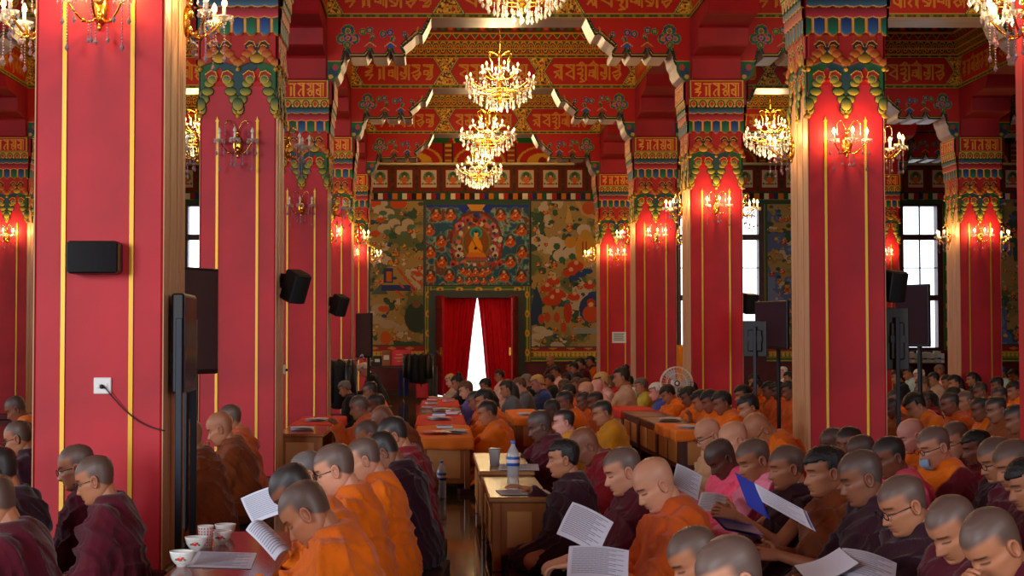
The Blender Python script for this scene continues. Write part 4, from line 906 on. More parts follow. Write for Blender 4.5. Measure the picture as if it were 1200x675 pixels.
def raw_mesh(name, V, F, m, col=None, smoothf=True):
    me = bpy.data.meshes.new(name); me.from_pydata(np.asarray(V).tolist(), [], F); me.materials.append(m); me.polygons.foreach_set('use_smooth', [smoothf]*len(F))
    if col is not None:
        ca = me.color_attributes.new('Col', 'FLOAT_COLOR', 'POINT'); ca.data.foreach_set('color', np.concatenate([col, np.ones((len(col), 1))], 1).astype(np.float32).ravel())
    me.update(); return me
def rotm(ax, a): return np.array(Matrix.Rotation(a, 3, ax))
def capsule(mb, a, b, ra, rb, n=10, k=5):
    a, b = np.array(a, float), np.array(b, float); d = b-a; L = np.linalg.norm(d)+1e-9; u = d/L; P = []; R = []
    for i in range(k): t = PI/2*(1-i/k); P.append(a-u*ra*math.sin(t)); R.append(max(ra*math.cos(t), 1e-4))
    P.append(a); R.append(ra); P.append(b); R.append(rb)
    for i in range(1, k+1): t = PI/2*i/k; P.append(b+u*rb*math.sin(t)); R.append(max(rb*math.cos(t), 1e-4))
    P = np.array(P); nn = np.cross(u, [0, 0, 1.]); nn = nn/np.linalg.norm(nn) if np.linalg.norm(nn) > 1e-3 else np.array([1., 0, 0]); bb = np.cross(u, nn); ang = np.arange(n)*2*PI/n; V = np.concatenate([P[i]+R[i]*(np.cos(ang)[:, None]*nn+np.sin(ang)[:, None]*bb) for i in range(len(P))]); F = []
    for i in range(len(P)-1):
        for j in range(n): F.append((i*n+j, i*n+(j+1) % n, (i+1)*n+(j+1) % n, (i+1)*n+j))
    F.append(tuple(range(n-1, -1, -1))); F.append(tuple((len(P)-1)*n+j for j in range(n))); mb.add(V, F, None, True)
def elbow(sh, hand, side, l1=.27, l2=.25):
    sh, hand = np.array(sh), np.array(hand); d = hand-sh; D = min(np.linalg.norm(d), l1+l2-.01); u = d/np.linalg.norm(d); a = (l1*l1-l2*l2+D*D)/(2*D); h = math.sqrt(max(l1*l1-a*a, 0))
    w_ = np.array([-.25, side*.55, -.8]); w_ = w_-u*w_.dot(u); w_ /= np.linalg.norm(w_); return sh+u*a+w_*h, sh+u*D
POSES = {'lap': ((.25, .07, .17), (.27, -.07, .17)), 'read': ((.33, .10, .30), (.33, -.10, .30)), 'low': ((.36, .10, .22), (.36, -.10, .22)), 'desk': ((.42, .10, .36), (.42, -.08, .36)), 'deskl': ((.30, .10, .25), (.44, -.04, .36)), 'chin': ((.30, .09, .2), (.22, -.05, .50)), 'book': ((.38, .14, .44), (.36, -.12, .44)), 'up': ((.34, .06, .2), (.34, -.02, .52)), 'youth': ((.22, .08, .17), (.26, -.34, .455)), 'stand': ((.22, .10, .60), (.24, -.08, .62))}
def fingers(mb, M3, o, side, curl, n=6, mat_=None):
    """four unequal bent fingers and a thumb; M3 columns: along, across(thumb side), back of hand"""
    A, T_, U = M3[:, 0], M3[:, 1], M3[:, 2]
    for k, (L, off) in enumerate(((.068, .027), (.077, .009), (.071, -.009), (.055, -.026))):
        p = o+A*.046+T_*off; ang = .15+curl*.3; P = [p-A*.012]; R = [.0088]; 
        for s_ in (.42, .32, .26): 
            d = A*math.cos(ang)-U*math.sin(ang)+T_*(.10*off/.027)*.5; P.append(p); R.append(.0085); p = p+d*L*s_; ang += curl
        P.append(p); R.append(.0072); P.append(p+(A*math.cos(ang)-U*math.sin(ang))*.006); R.append(.0035); mb.tube(P, R, mat_, n)
    p = o-A*.018+T_*.034; d1 = A*.62+T_*.70-U*.25; d1 /= np.linalg.norm(d1); d2 = A*.9+T_*.2-U*.35; d2 /= np.linalg.norm(d2)
    mb.tube([p-T_*.012, p, p+d1*.034, p+d1*.034+d2*.026, p+d1*.034+d2*.032], [.012, .0115, .0098, .0085, .004], mat_, n)
def build_person(seed, skin, robe, hair='shaved', lean=.12, pitch=.35, hyaw=0., pose='lap', hi=True, robe2=None, style='wrap', stand=False, plump=1., extra=(), hmat=None):
    """returns the body object (one surface of skin) with its clothes and hair as parts; faces +x, origin on the seat"""
    rng = random.Random(seed); Ry = rotm('Y', lean); hip = np.array([0, 0, .12]); up = lambda p: hip+Ry@(np.array(p, float)-hip)
    zl = .62 if stand else 0.
    base = up((-.01, 0, .52)); headc = up((.035, 0, .685))
    Rh = rotm('Z', hyaw)@rotm('Y', lean*.55+pitch); piv = np.array([-.03, 0, -.085])
    hc = headc+Ry@piv-Rh@piv; hx = lambda v: v@Rh.T+hc
    sh = {1: up((0, .175, .485)), -1: up((0, -.175, .485))}
    hands = {1: np.array(POSES[pose][0]), -1: np.array(POSES[pose][1])}
    dz = up((0, 0, .5))-np.array([0, 0, .5]); hands = {k: v+np.array([dz[0]*.6, 0, dz[2]*.5]) for k, v in hands.items()}
    if stand: hands = {k: np.array([.24, k*.09, .34]) for k in hands}
    el = {}; wr = {}
    for k in (1, -1): el[k], wr[k] = elbow(sh[k], hands[k], k)
    # skin surface: neck, arms, palms, trunk and legs joined into one
    b = MB(); capsule(b, base-Ry@np.array([.01, 0, .03]), hc+Rh@np.array([-.022, 0, -.055]), .060, .054); capsule(b, up((0, .13, .475)), up((0, -.13, .475)), .05, .05); b.ball(up((0, 0, .38)), (.12, .16, .15), None, 12, 8); capsule(b, (0, 0, .12), up((0, 0, .34)), .13, .12)
    M3 = {}
    for k in (1, -1):
        capsule(b, sh[k]*.86+el[k]*.14+Ry@np.array([0, -k*.02, -.01]), el[k], .044, .040); capsule(b, el[k], wr[k], .040, .026)
        d = wr[k]-el[k]; A = d/np.linalg.norm(d); A = A*.8+np.array([.5, -k*.25, -.15]); A /= np.linalg.norm(A); U = np.array([-.2, 0, 1.]) if pose not in ('read', 'book', 'chin', 'up') else np.array([.1, k*.9, .35]); U = U-A*U.dot(A); U /= np.linalg.norm(U); T_ = np.cross(U, A)*k*-1
        M3[k] = (np.stack([A, T_, U], 1), wr[k]+A*.045)
        c_ = M3[k][1]; capsule(b, c_-A*.03+T_*.017, c_+A*.036+T_*.022, .017, .0125); capsule(b, c_-A*.03-T_*.014, c_+A*.036-T_*.022, .017, .0125); capsule(b, c_-A*.03, c_+A*.036, .018, .0135); capsule(b, wr[k], c_-A*.03, .024, .021)
        kn = (.30, k*.27, .08); 
        if not stand: capsule(b, (0, k*.09, .11), kn, .085, .06); capsule(b, kn, (.26, -k*.06, .055), .055, .04); capsule(b, (.26, -k*.06, .05), (.22, -k*.16, .035), .035, .025)
        else: capsule(b, (0, k*.08, .10), (.02, k*.08, -.33), .08, .055); capsule(b, (.02, k*.08, -.33), (-.01, k*.08, -.76), .055, .035); capsule(b, (-.01, k*.08, -.78), (.13, k*.09, -.80), .035, .03)
    V, F, Nn = remesh(b, .0085 if hi else .017, 3 if hi else 2)
    col = np.zeros((len(V), 3)); HV, HFc, HC = head_geo(*((116, 104) if hi else (38, 32)), seed=seed, hairline=rng.uniform(.056, .072), plump=plump)
    HV = hx(HV); n0 = len(V); Vs = [V, HV]; Cs = [col, HC]; Fs = list(F)+[tuple(i+n0 for i in f) for f in HFc]; n0 += len(HV)
    if hi:
        fb = MB(); cu = {'read': .55, 'book': .7, 'chin': .45, 'lap': .35, 'low': .45}.get(pose, .22)
        for k in (1, -1): fingers(fb, M3[k][0], M3[k][1], k, cu)
        fv = np.concatenate(fb.v); Vs.append(fv); Cs.append(np.zeros((len(fv), 3))); Fs += [tuple(i+n0 for i in f) for f in fb.f]
    zz = .12+zl
    body = bpy.data.objects.new('person', raw_mesh('person', np.concatenate(Vs), Fs, skin, np.concatenate(Cs))); S.collection.objects.link(body)
    # robe
    r = MB(); sec = [(.015,.13,.30,.36),(.07,.13,.31,.37),(.13,.10,.275,.33),(.20,.05,.21,.27),(.28,.02,.172,.225),(.37,.012,.155,.22),(.44,.004,.142,.225),(.485,-.004,.122,.215),(.515,-.010,.10,.18),(.545,-.012,.082,.132),(.572,-.012,.070,.092),(.592,-.004,.062,.070)]
    if stand: sec = [(-.70,0,.15,.19),(-.5,0,.155,.195),(-.2,0,.155,.2),(.08,0,.145,.195),(.20,.0,.14,.19),(.28,.01,.135,.185),(.37,.005,.130,.195),(.44,-.003,.120,.205),(.485,-.008,.105,.20),(.515,-.012,.09,.17),(.545,-.012,.075,.12),(.572,-.008,.066,.086)]
    nn = 28; RV = []; RF = []
    for i, (z, cx, rx, ry) in enumerate(sec):
        for j in range(nn):
            a = 2*PI*j/nn; p = np.array([cx+rx*math.copysign(abs(math.cos(a))**.9, math.cos(a)), ry*math.copysign(abs(math.sin(a))**.9, math.sin(a)), z]); t = np.clip((z-.12)/.12, 0, 1); RV.append(p*(1-t)+up(p)*t)
    for i in range(len(sec)-1):
        for j in range(nn): RF.append((i*nn+j, i*nn+(j+1) % nn, (i+1)*nn+(j+1) % nn, (i+1)*nn+j))
    RF.append(tuple(range(nn-1, -1, -1))); RF.append(tuple((len(sec)-1)*nn+j for j in range(nn))); r.add(RV, RF, None, True)
    for k in (1, -1):
        bare = style == 'bare' and k == -1 or style == 'bareboth'
        if bare: capsule(r, sh[k], sh[k]*.72+el[k]*.28, .072, .06); continue
        dr = np.array([-.02, 0, -.05]); capsule(r, sh[k]+Ry@np.array([-.01, -.01*k, .0]), el[k]+dr*.4, .082, .092)
        if style != 'short': capsule(r, el[k]+dr*.5, wr[k]*.78+el[k]*.22+dr*.3, .075, .052)
        if style == 'wrap': capsule(r, el[k]+dr, np.array([el[k][0]*.5, k*.22, .1]), .07, .11)
    V, F, Nn = remesh(r, .0095 if hi else .019, 6 if hi else 3)
    x, y, z = V.T; ph = np.array([rng.uniform(0, 6) for _ in range(8)]); cloth = style in ('wrap', 'bare', 'bareboth')
    wv = .9*np.sin(9*x+4*z+ph[0])+.7*np.sin(11*y-8*z+ph[1])+.5*np.sin(21*z+9*x+ph[2])
    a1 = 1-np.abs(np.sin(( x*26-z*17+y*9)+wv+ph[3])); a2 = 1-np.abs(np.sin((x*14+z*24-y*16)*.9+1.3*wv+ph[4])); a3 = 1-np.abs(np.sin(y*30+x*10+1.2*wv+ph[5]))
    m1 = .5+.5*np.sin(6*x+5*z+ph[6]); low = smooth(.34, .12, z)
    amp = (.030 if cloth else .013)*smooth(.60, .50, z)
    d = amp*(m1*a1**2+(1-m1)*.8*a2**2)*(1-low)+low*(.026*a2**2*m1+.026*a3**2*(1-m1))-amp*.35
    a4 = 1-np.abs(np.sin(x*44-z*30+y*18+1.7*wv+ph[5])); d += (.011 if cloth else .004)*a4**3*smooth(.58, .48, z)*(.3+.7*(1-m1))
    if cloth:
        s_ = (.62*y*-1+.55*(z-.42)+.25*x+.012*np.sin(20*z+ph[7])); d += .010*smooth(-.006, .006, s_)*smooth(.16, .22, z)+.008*smooth(.0, .01, s_-.10)
    V = V+Nn*d[:, None]
    V[:, 2] = np.where(stand, V[:, 2], np.maximum(V[:, 2], .004))
    rc = np.zeros((len(V), 3)); 
    if robe2: rc[:, 0] = smooth(-.008, .008, -(.62*y*-1+.55*(z-.42)+.25*x)-.02)*smooth(.12, .14, z)
    ro = bpy.data.objects.new('robe' if cloth else 'shirt', raw_mesh('robe', V, F, robe, rc)); S.collection.objects.link(ro); ro.parent = body
    # hair
    hg = lambda **k: head_geo(64 if hi else 34, 52 if hi else 28, seed=seed, **k)
    if hair in ('short', 'crop', 'long', 'bun', 'curly', 'cap'):
        HV, HFc, HC = hg(hairline=.058); nh = (64 if hi else 34)*((52 if hi else 28)+1); HV = HV[:nh]; HC = HC[:nh]; keep = HC[:, 0] > .5; th = {'crop': .006, 'short': .011, 'long': .013, 'bun': .010, 'curly': .020, 'cap': .010}[hair]
        nrm = HV-np.array([-.01, 0, -.01]); nrm /= np.linalg.norm(nrm, axis=1)[:, None]; jit = .5+.5*np.sin(HV[:, 0]*190+np.sin(HV[:, 2]*110))*np.sin(HV[:, 1]*170+ph[1]); 
        HV2 = HV+nrm*(th*(HC[:, :1]*.9+.1)+(.010 if hair == 'curly' else .004)*jit[:, None]*HC[:, :1]); hb = MB(); FF = [f for f in HFc if all(i < nh for i in f) and all(keep[i] for i in f)]
        used = sorted({i for f in FF for i in f}); mp = {u: i for i, u in enumerate(used)}; hb.add(hx(HV2[used]), [tuple(mp[i] for i in f) for f in FF], hmat, True)
        if hair == 'bun': q = hx(np.array([[-.07, 0, .115]]))[0]; hb.ball(q, (.045, .048, .042), hmat, 12, 8)
        if hair == 'long':
            P = [hx(np.array([p]))[0] for p in ((-.06, 0, .05), (-.085, 0, -.02))]; P += [P[-1]+np.array([-.02, 0, -.10]), P[-1]+np.array([-.015, 0, -.20]), P[-1]+np.array([.0, 0, -.27])]; hb.tube(P, [.07, .078, .075, .066, .04], hmat, 12)
        if hair == 'curly':
            for k in range(26): a = rng.uniform(0, 2*PI); hb.ball(hx(np.array([[-.05+.05*math.cos(a), .07*math.sin(a), rng.uniform(-.09, .09)]]))[0], rng.uniform(.014, .024), hmat, 6, 5)
        o = hb.build('hair' if hair != 'cap' else 'cap', body)
        s_ = o.modifiers.new('s', 'SOLIDIFY'); s_.thickness = .006; s_.offset = -1
    if 'glasses' in extra:
        g = MB()
        for sg in (-1, 1):
            P = [(.098, sg*.032+.022*math.cos(t), .0+.017*math.sin(t)) for t in np.linspace(0, 2*PI, 15)]; g.tube(hx(np.array(P)), .0022, M_FRAME, 5); g.tube(hx(np.array([(.098, sg*.054, .004), (.07, sg*.074, .004), (-.005, sg*.080, .0)])), .002, M_FRAME, 5)
        g.tube(hx(np.array([(.098, -.01, .002), (.103, 0, .004), (.098, .01, .002)])), .002, M_FRAME, 5); g.build('glasses', body)
    if 'mask' in extra:
        g = MB(); MV = []; 
        for i in range(7):
            for j in range(9): yy = -.05+.1*j/8; MV.append((.075+.036*math.cos(yy*22)-.012*abs(i-3)/3-.010*(i > 4), yy*(1-.12*abs(i-3)/3), -.028-.068*i/6-.012))
        g.add(hx(np.array(MV)), [(i*9+j, i*9+j+1, i*9+j+10, i*9+j+9) for i in range(6) for j in range(8)], M_MASKC, True); o = g.build('face_mask', body); s_ = o.modifiers.new('s', 'SOLIDIFY'); s_.thickness = .004
    top = max(hx(np.array([[0, 0, .118], [-.03, 0, .112], [-.06, 0, .1], [.04, 0, .1]]))[:, 2]); ctr = hx(np.array([[0, 0, 0.]]))[0]
    INFO[body.data.name] = (float(top)+(.012 if hair in ('short', 'crop', 'cap') else 0), float(ctr[0]), float(ctr[1]))
    return body
INFO = {}
M_FRAME = mat('dark_spectacle_frames', (26,24,26), .3); M_MASKC = mat('pale_blue_face_mask', (150,190,226), .7)
SK = {'a': (206,146,114), 'b': (176,114,80), 'c': (132,80,56), 'd': (94,56,42), 'p': (214,150,132)}
STUB = {'bald': None, 'shaved': (74,64,60), 'dark': (42,35,33), 'grey': (110,104,102)}
SKM = {}
def skinm(s, h):
    k = (s, h)
    if k not in SKM:
        c = np.array(SK[s]); st = STUB.get(h, (60,50,46)) 
        if h == 'bald': st = tuple(c*.93)
        elif h == 'shaved': st = tuple(np.array((62,54,52))*.75+c*.25)
        SKM[k] = skin_mat('skin_%s_%s' % ({'a': 'fair', 'b': 'tan', 'c': 'brown', 'd': 'deep_brown', 'p': 'rosy'}[s], h), tuple(c), tuple(st), tuple(c*np.array((.78,.56,.56))))
    return SKM[k]
RB = {'MA': ('maroon_robe_cloth', (78,12,28)), 'MD': ('deep_maroon_robe_cloth', (48,15,28)), 'CR': ('crimson_robe_cloth', (128,20,30)), 'OR': ('orange_robe_cloth', (230,110,12)), 'SA': ('burnt_orange_robe_cloth', (194,82,18)), 'BR': ('brown_robe_cloth', (124,58,20)), 'MU': ('mustard_robe_cloth', (214,144,24)), 'PK': ('pink_robe_cloth', (236,84,116)), 'PP': ('pale_pink_robe_cloth', (240,150,176)), 'TN': ('tan_robe_cloth', (206,158,116)),
      'BL': ('blue_shirt_cloth', (58,76,150)), 'GR': ('grey_shirt_cloth', (96,98,106)), 'BK': ('black_coat_cloth', (30,30,36)), 'YE': ('yellow_shirt_cloth', (206,190,80)), 'WH': ('white_shirt_cloth', (224,220,214)), 'RE': ('red_shirt_cloth', (190,24,30)), 'LI': ('pale_rose_shirt_cloth', (224,176,176)), 'BE': ('beige_dress_cloth', (190,160,136)), 'CY': ('pale_blue_shirt_cloth', (176,206,216)), 'PU': ('violet_shirt_cloth', (96,84,150)), 'WC': ('orange_robe_with_maroon', (236,120,16))}
RBM = {k: mat(v[0], v[1], .85, var=.07, vscale=7, bump=.25, bscale=90, sheen=.15, spec=.2) for k, v in RB.items()}
def two_tone(name, c1, c2):
    m = RBM['OR'].copy(); m.name = name; nt = m.node_tree; b = nt.nodes['Principled BSDF']; a = nt.nodes.new('ShaderNodeVertexColor'); a.layer_name = 'Col'; sp = nt.nodes.new('ShaderNodeSeparateColor'); nt.links.new(a.outputs[0], sp.inputs[0])
    mx = nt.nodes.new('ShaderNodeMix'); mx.data_type = 'RGBA'; nt.links.new(sp.outputs[0], mx.inputs[0]); mx.inputs[6].default_value = L4(c1); mx.inputs[7].default_value = L4(c2); nt.links.new(mx.outputs[2], b.inputs['Base Color']); return m
RBM['WC'] = two_tone('orange_robe_with_maroon', (236,120,16), (96,14,26)); RBM['PD'] = two_tone('pink_robe_with_dark_red', (240,140,168), (120,14,40)); RBM['MO'] = two_tone('maroon_robe_with_orange', (84,16,34), (220,100,20))
HM = {'k': mat('black_hair', (24,20,20), .5, bump=.4, bscale=140), 'n': mat('brown_hair', (92,60,38), .5, bump=.4, bscale=140), 'w': mat('white_hair', (206,200,192), .6, bump=.4, bscale=140), 'y': mat('blonde_hair', (196,150,92), .5, bump=.4, bscale=140), 'g': mat('grey_hair', (120,114,110), .6, bump=.4, bscale=140), 'u': mat('blue_cap_cloth', (50,80,140), .8)}
M_MAT = mat('dark_cushion_cloth', (64,22,22), .9, var=.1, bump=.2)
M_STL = mat('stool_timber', (100,56,30), .5, var=.1)
# px, top py, distance, facing(deg), head pitch, lean, robe, hair, skin, pose, style, extra, label
PEOPLE = [
 # foreground left
 (-8,556,5.7,178,.4,.15,'MA','shaved','b','lap','wrap','','maroon robed person cut off by the left edge, shoulder only'),
 (112,534,6.9,180,.30,.10,'MA','shaved','b','lap','wrap','G','shaven person in maroon robe and glasses sitting before the foremost left column'),
 (90,521,7.45,180,.25,.08,'MA','shaved','b','lap','wrap','G','person in glasses half hidden behind the maroon robed one by the left column'),
 (22,493,9.7,182,.30,.12,'MD','shaved','b','lap','wrap','G','dark robed person in glasses at the left edge, below the orange robed one'),
 (-2,524,7.0,180,.3,.1,'MD','dark','b','lap','wrap','','dark robed back at the left edge behind the maroon shoulder'),
 (19,464,13.5,184,.5,.1,'WC','shaved','c','low','wrap','','orange and maroon robed reader at the left edge, topmost of the group there'),
 (258,483,10.6,182,.30,.20,'BR','bald','b','chin','wrap','','bald person in brown robe before the second left column, hand near the mouth'),
 (270,474,12.0,180,.2,.15,'SA','shaved','b','lap','wrap','','orange robed person behind the bald brown robed one at the second left column'),
 (221,492,9.6,180,.2,.18,'BR','bald','b','lap','wrap','','brown robed person partly hidden by the television stand poles'),
 (360,564,5.5,174,.62,.22,'OR','shaved','b','deskl','wrap','','orange robed person nearest the low table with cups, head bowed over it'),
 (345,544,6.3,178,.6,.28,'OR','dark','c','read','wrap','','dark haired bowed person behind the foremost orange robed one, holding a sheet'),
 (393,520,6.95,180,.34,.13,'OR','shaved','a','read','bareboth','G','orange robed person in thin glasses, largest profile left of the centre aisle'),
 (427,513,7.9,178,.4,.12,'OR','shaved','a','lap','wrap','','bright orange robed person just right of the one in thin glasses'),
 (361,529,7.35,180,.3,.2,'OR','grey','a','lap','wrap','','pale shaven head showing between the bowed and the bespectacled orange robed people'),
 (450,506,8.5,176,.65,.15,'MD','dark','c','lap','wrap','','person in dark maroon robe leaning forward beside the centre aisle, bare neck showing'),
 (461,488,9.4,178,.4,.12,'CR','dark','b','lap','wrap','','crimson robed person behind the dark maroon one beside the centre aisle'),
 (432,492,10.5,180,.5,.15,'SA','shaved','b','lap','wrap','','greyish shaven head bowed left of the crimson robed person'),
 (450,476,12.2,180,.7,.32,'BR','bald','c','lap','bareboth','','brown bent back and bald head behind the crimson robed person'),
 (421,463,14.2,180,.2,.18,'SA','shaved','c','up','wrap','','orange robed person raising a hand before the face by the left far desk'),
 (441,461,14.6,180,.2,.2,'SA','dark','c','lap','wrap','','dark haired orange robed person right of the one raising a hand'),
 (434,447,18.5,182,.2,.2,'OR','dark','c','lap','wrap','','orange robed person sitting in front of the white haired one in the black coat'),
 (427,425,27.2,184,.5,.35,'BK','s:w','p','low','long','','white haired person in a black coat leaning forward by the far left columns'),
 (404,446,21.4,180,.3,.2,'BK','s:g','b','lap','long','','grey haired person in dark clothes beside the hanging jackets'),
 # right of the middle desk, far middle group
 (572,469,13.3,180,.25,.14,'OR','dark','b','desk','wrap','','orange robed person sitting at the front end of the orange covered desk'),
 (568,455,15.6,180,.25,.16,'OR','s:k','b','desk','wrap','','black haired orange robed person behind the one at the end of the orange covered desk'),
 (557,458,16.8,180,.3,.2,'SA','dark','c','desk','bareboth','','brown skinned monk reaching over the orange covered desk'),
 (569,443,22.3,180,.3,.1,'BK','s:k','b','lap','long','','dark haired person in black just below the bright curtain gap'),
 (546,446,19.6,182,.3,.12,'PU','s:n','a','desk','long','','person in a violet blue shirt at the orange covered desk'),
 (536,440,23.0,182,.3,.12,'BK','bun:k','b','desk','long','','dark haired person with a bun, left of the bright curtain gap'),
 (528,438,25.5,182,.3,.12,'BE','s:y','p','desk','long','','blond person leftmost at the far end of the orange covered desk'),
 (585,433,28.0,180,.1,.0,'LI','s:k','b','lap','long','','dark haired tall sitting person before the right half of the red curtain'),
 (594,446,19.9,180,.2,.1,'GR','long:k','b','lap','long','','person with long straight black hair and grey top'),
 (609,442,21.2,182,.35,.1,'GR','s:n','p','read','long','','brown haired person in dark grey shirt reading a white sheet'),
 (617,438,24.5,180,.2,.1,'BK','s:g','p','lap','long','','grey haired person in black behind the reader in dark grey'),
 (630,439,21.5,181,.35,.1,'BL','s:y','p','desk','long','','person in a bright blue shirt with tied fair hair'),
 (645,417,35.0,200,.3,.0,'MA','bald','b','lap','wrap','','maroon robed monk sitting high against the back wall right of the doorway'),
 (651,428,29.0,186,.3,.05,'LI','s:k','b','lap','long','','black haired man in a pale rose shirt standing out in the far crowd'),
 (668,423,35.2,190,.3,.05,'BL','s:k','b','lap','long','','dark haired person in blue, left one of the group below the right scroll painting'),
 (673,424.5,33.0,176,.4,.05,'BK','s:k','b','lap','long','','person in black in the middle of the group below the right scroll painting'),
 (680,419,34.0,188,.4,.05,'MA','s:k','b','lap','long','','taller dark haired person in the group below the right scroll painting'),
 (692,417,36.0,184,.2,.0,'MO','s:k','b','lap','wrap','','maroon and orange robed person at the right of the group below the scroll painting'),
 (644,438,26.0,180,.3,.1,'BK','s:k','b','lap','long','','dark haired person between the blue shirt and the pale rose shirt'),
 (664,436.5,26.5,180,.3,.1,'BK','s:k','c','lap','long','','dark haired person right behind the man in the pale rose shirt'),
 (661,444,22.0,178,.3,.1,'BR','shaved','c','lap','wrap','','shaven brown head in front of the man in the pale rose shirt'),
 (676,442,24.0,182,.3,.1,'BR','s:n','b','lap','long','','brown haired person in the middle of the far crowd'),
 (685,443,23.5,178,.3,.1,'BK','s:n','b','lap','long','','person with reddish brown hair left of the pale shaven head'),
 (699,445,20.0,180,.2,.1,'LI','bald','p','lap','long','','pale shaven person in the far crowd before the curly blond one'),
 (687,447.5,18.0,180,.3,.1,'SA','bald','a','lap','wrap','','fair skinned bald head beside the pale shaven one'),
 (705,438,21.5,180,.2,.08,'LI','curly:y','p','lap','long','','person with curly blond hair and a pale rose top'),
 (717,439.5,24.6,182,.2,.1,'RE','s:k','c','lap','long','','dark haired person in red between the curly blond one and the beige dress'),
 (728,431,20.5,180,.1,.02,'BE','bun:k','b','low','long','','person in a beige dress with a tall black bun'),
 (736,440,24.3,182,.2,.1,'CY','s:k','b','lap','long','','person in pale blue half hidden behind the tall black bun'),
 (667,449.5,19.4,180,.3,.15,'SA','s:k','c','lap','wrap','','black haired head above the orange robed row in the middle distance'),
 (662,457.5,15.4,180,.3,.15,'OR','dark','c','lap','wrap','','leftmost dark haired orange robed person behind the fair shaven one'),
 (684,459,16.9,182,.4,.15,'SA','dark','c','lap','wrap','','orange robed person second in the row behind the mustard robed one'),
 (698,458.5,16.1,180,.3,.15,'SA','dark','c','lap','wrap','','dark haired person right behind the mustard robed one'),
 (648,467.5,14.8,180,.5,.15,'SA','dark','d','lap','wrap','','small dark head left of the fair shaven person'),
 (706,469,13.4,182,.4,.16,'MU','dark','b','lap','wrap','','mustard robed person with broad back in the middle distance'),
 (633,480.5,11.0,186,.35,.12,'MA','shaved','d','desk','wrap','','dark skinned shaven person in maroon left of the fair shaven one'),
 (661,479,12.1,180,.10,.10,'MU','dark','p','lap','wrap','','fair skinned person with dark cropped hair and upright head in the middle'),
 (686,501,9.4,178,.55,.30,'CR','bald','c','lap','wrap','','maroon robed person with bald bowed head behind the young black haired one'),
 (660,513,8.4,180,.08,.10,'MD','crop:k','b','youth','wrap','','young black haired person in dark robe, hand on the printed sheet on the desk'),
 (730,524,7.2,182,.30,.12,'MA','shaved','a','low','wrap','','maroon robed person between the black haired youth and the bald orange robed one'),
 (767,536.5,6.6,184,.50,.16,'SA','bald','a','low','wrap','','bald person in burnt orange robe holding sheets beside the centre aisle'),
 # far right of the desks
 (751,442.5,21.5,182,.2,.05,'YE','s:g','a','low','long','','older short haired person in a yellow shirt'),
 (769,448,19.2,182,.3,.1,'BL','s:w','p','lap','long','','white haired person in blue beside the fan'),
 (783,450.5,18.6,188,.5,.14,'OR','s:k','b','desk','wrap','','black haired orange robed person bowed over the dark desks before the fan'),
 (807,452.5,17.5,180,.4,.16,'OR','s:k','c','desk','wrap','','orange robed person bowed right of the fan'),
 (809,447.5,19.5,178,.2,.1,'SA','s:k','c','lap','wrap','','black head peeping over the one bowed right of the fan'),
 (821,456.5,16.1,180,.4,.16,'OR','s:k','b','chin','bareboth','','orange robed person resting the head on a raised bare arm'),
 (832,456.5,15.55,182,.3,.12,'OR','s:k','c','lap','wrap','','dark haired orange robed person left of the broad one before the second right column'),
 (846,457.5,15.0,182,.3,.14,'OR','s:k','c','lap','wrap','','broad orange robed person in front of the second right column'),
 (870,450.5,17.4,186,.3,.1,'OR','s:k','b','lap','wrap','','orange robed person at the right edge of the second right column'),
 (877,461.5,13.8,182,.25,.12,'OR','s:k','b','lap','wrap','','black haired orange robed person above the bent bald one'),
 (888,445,21.0,186,.3,.1,'OR','cap:k','b','lap','wrap','','orange robed person with cropped hair below the televisions of the right aisle'),
 (901,447,20.1,180,.3,.1,'SA','s:k','c','lap','wrap','','orange robed person beneath the black television stand'),
 (912,447,19.4,182,.35,.1,'SA','s:k','d','lap','wrap','','dark skinned person left of the timber side of the foremost right column'),
 (925,446,18.7,182,.3,.1,'SA','s:k','c','lap','wrap','','orange robed person touching the timber side of the foremost right column'),
 (884,438,24.0,178,.2,.1,'BK','s:k','b','lap','long','','dark haired person right behind the television stand'),
 (924,435,27.0,182,.2,.1,'BK','s:k','b','lap','long','','black haired person beside the white haired head at the far right window wall'),
 (917,429.5,30.0,184,.1,.1,'WH','s:w','p','lap','long','','white haired person before the back wall, left of the foremost right column'),
 (889,485.5,10.6,186,.75,.42,'OR','bald','b','lap','wrap','G','bald person in bright orange robe bending low in glasses'),
 (830,490.5,10.2,186,.40,.14,'TN','bald','a','read','wrap','G','bald fair person in tan robe and glasses holding a sheet'),
 (860,494,9.5,186,.35,.12,'PD','bald','a','low','wrap','','shaven fair person in pink between the tan robed one and the bent one'),
 (845,514.5,8.5,192,.62,.14,'PK','shaved','d','low','wrap','','dark skinned young person in strong pink robe, head bowed'),
 (883,514,7.95,188,.35,.12,'PD','shaved','b','low','wrap','','young person in pale pink and dark red robe holding a booklet'),
 (922,521.5,7.45,184,.15,.10,'MD','shaved','b','book','bareboth','','dark robed person with bare arm holding up a blue book'),
 (966,520.5,6.95,184,.12,.12,'BR','crop:k','b','read','bareboth','','black haired person in brown robe, arm forward beside the blue book holder'),
 (1009,527.5,6.5,184,.30,.14,'MD','shaved','c','low','wrap','','shaven person in dark robe right of the black haired brown robed one'),
 (1058,556.5,5.75,190,.38,.12,'MD','shaved','b','lap','wrap','G','shaven person in black framed glasses in front of the right crowd'),
 (976,501,9.9,178,.3,.1,'BR','shaved','d','lap','wrap','','back of a brown head left of the face turned towards the entrance'),
 (994,499.5,9.35,232,.1,.1,'CR','dark','c','lap','wrap','','dark face turned towards the entrance before the foremost right column'),
 (1009,509.5,8.9,180,.3,.1,'CR','shaved','d','lap','wrap','','dark shaven head in front of the face turned towards the entrance'),
 (1042,511.5,8.2,184,.30,.14,'PK','dark','c','low','wrap','','dark haired person in coral pink robe at the right of the foremost right column'),
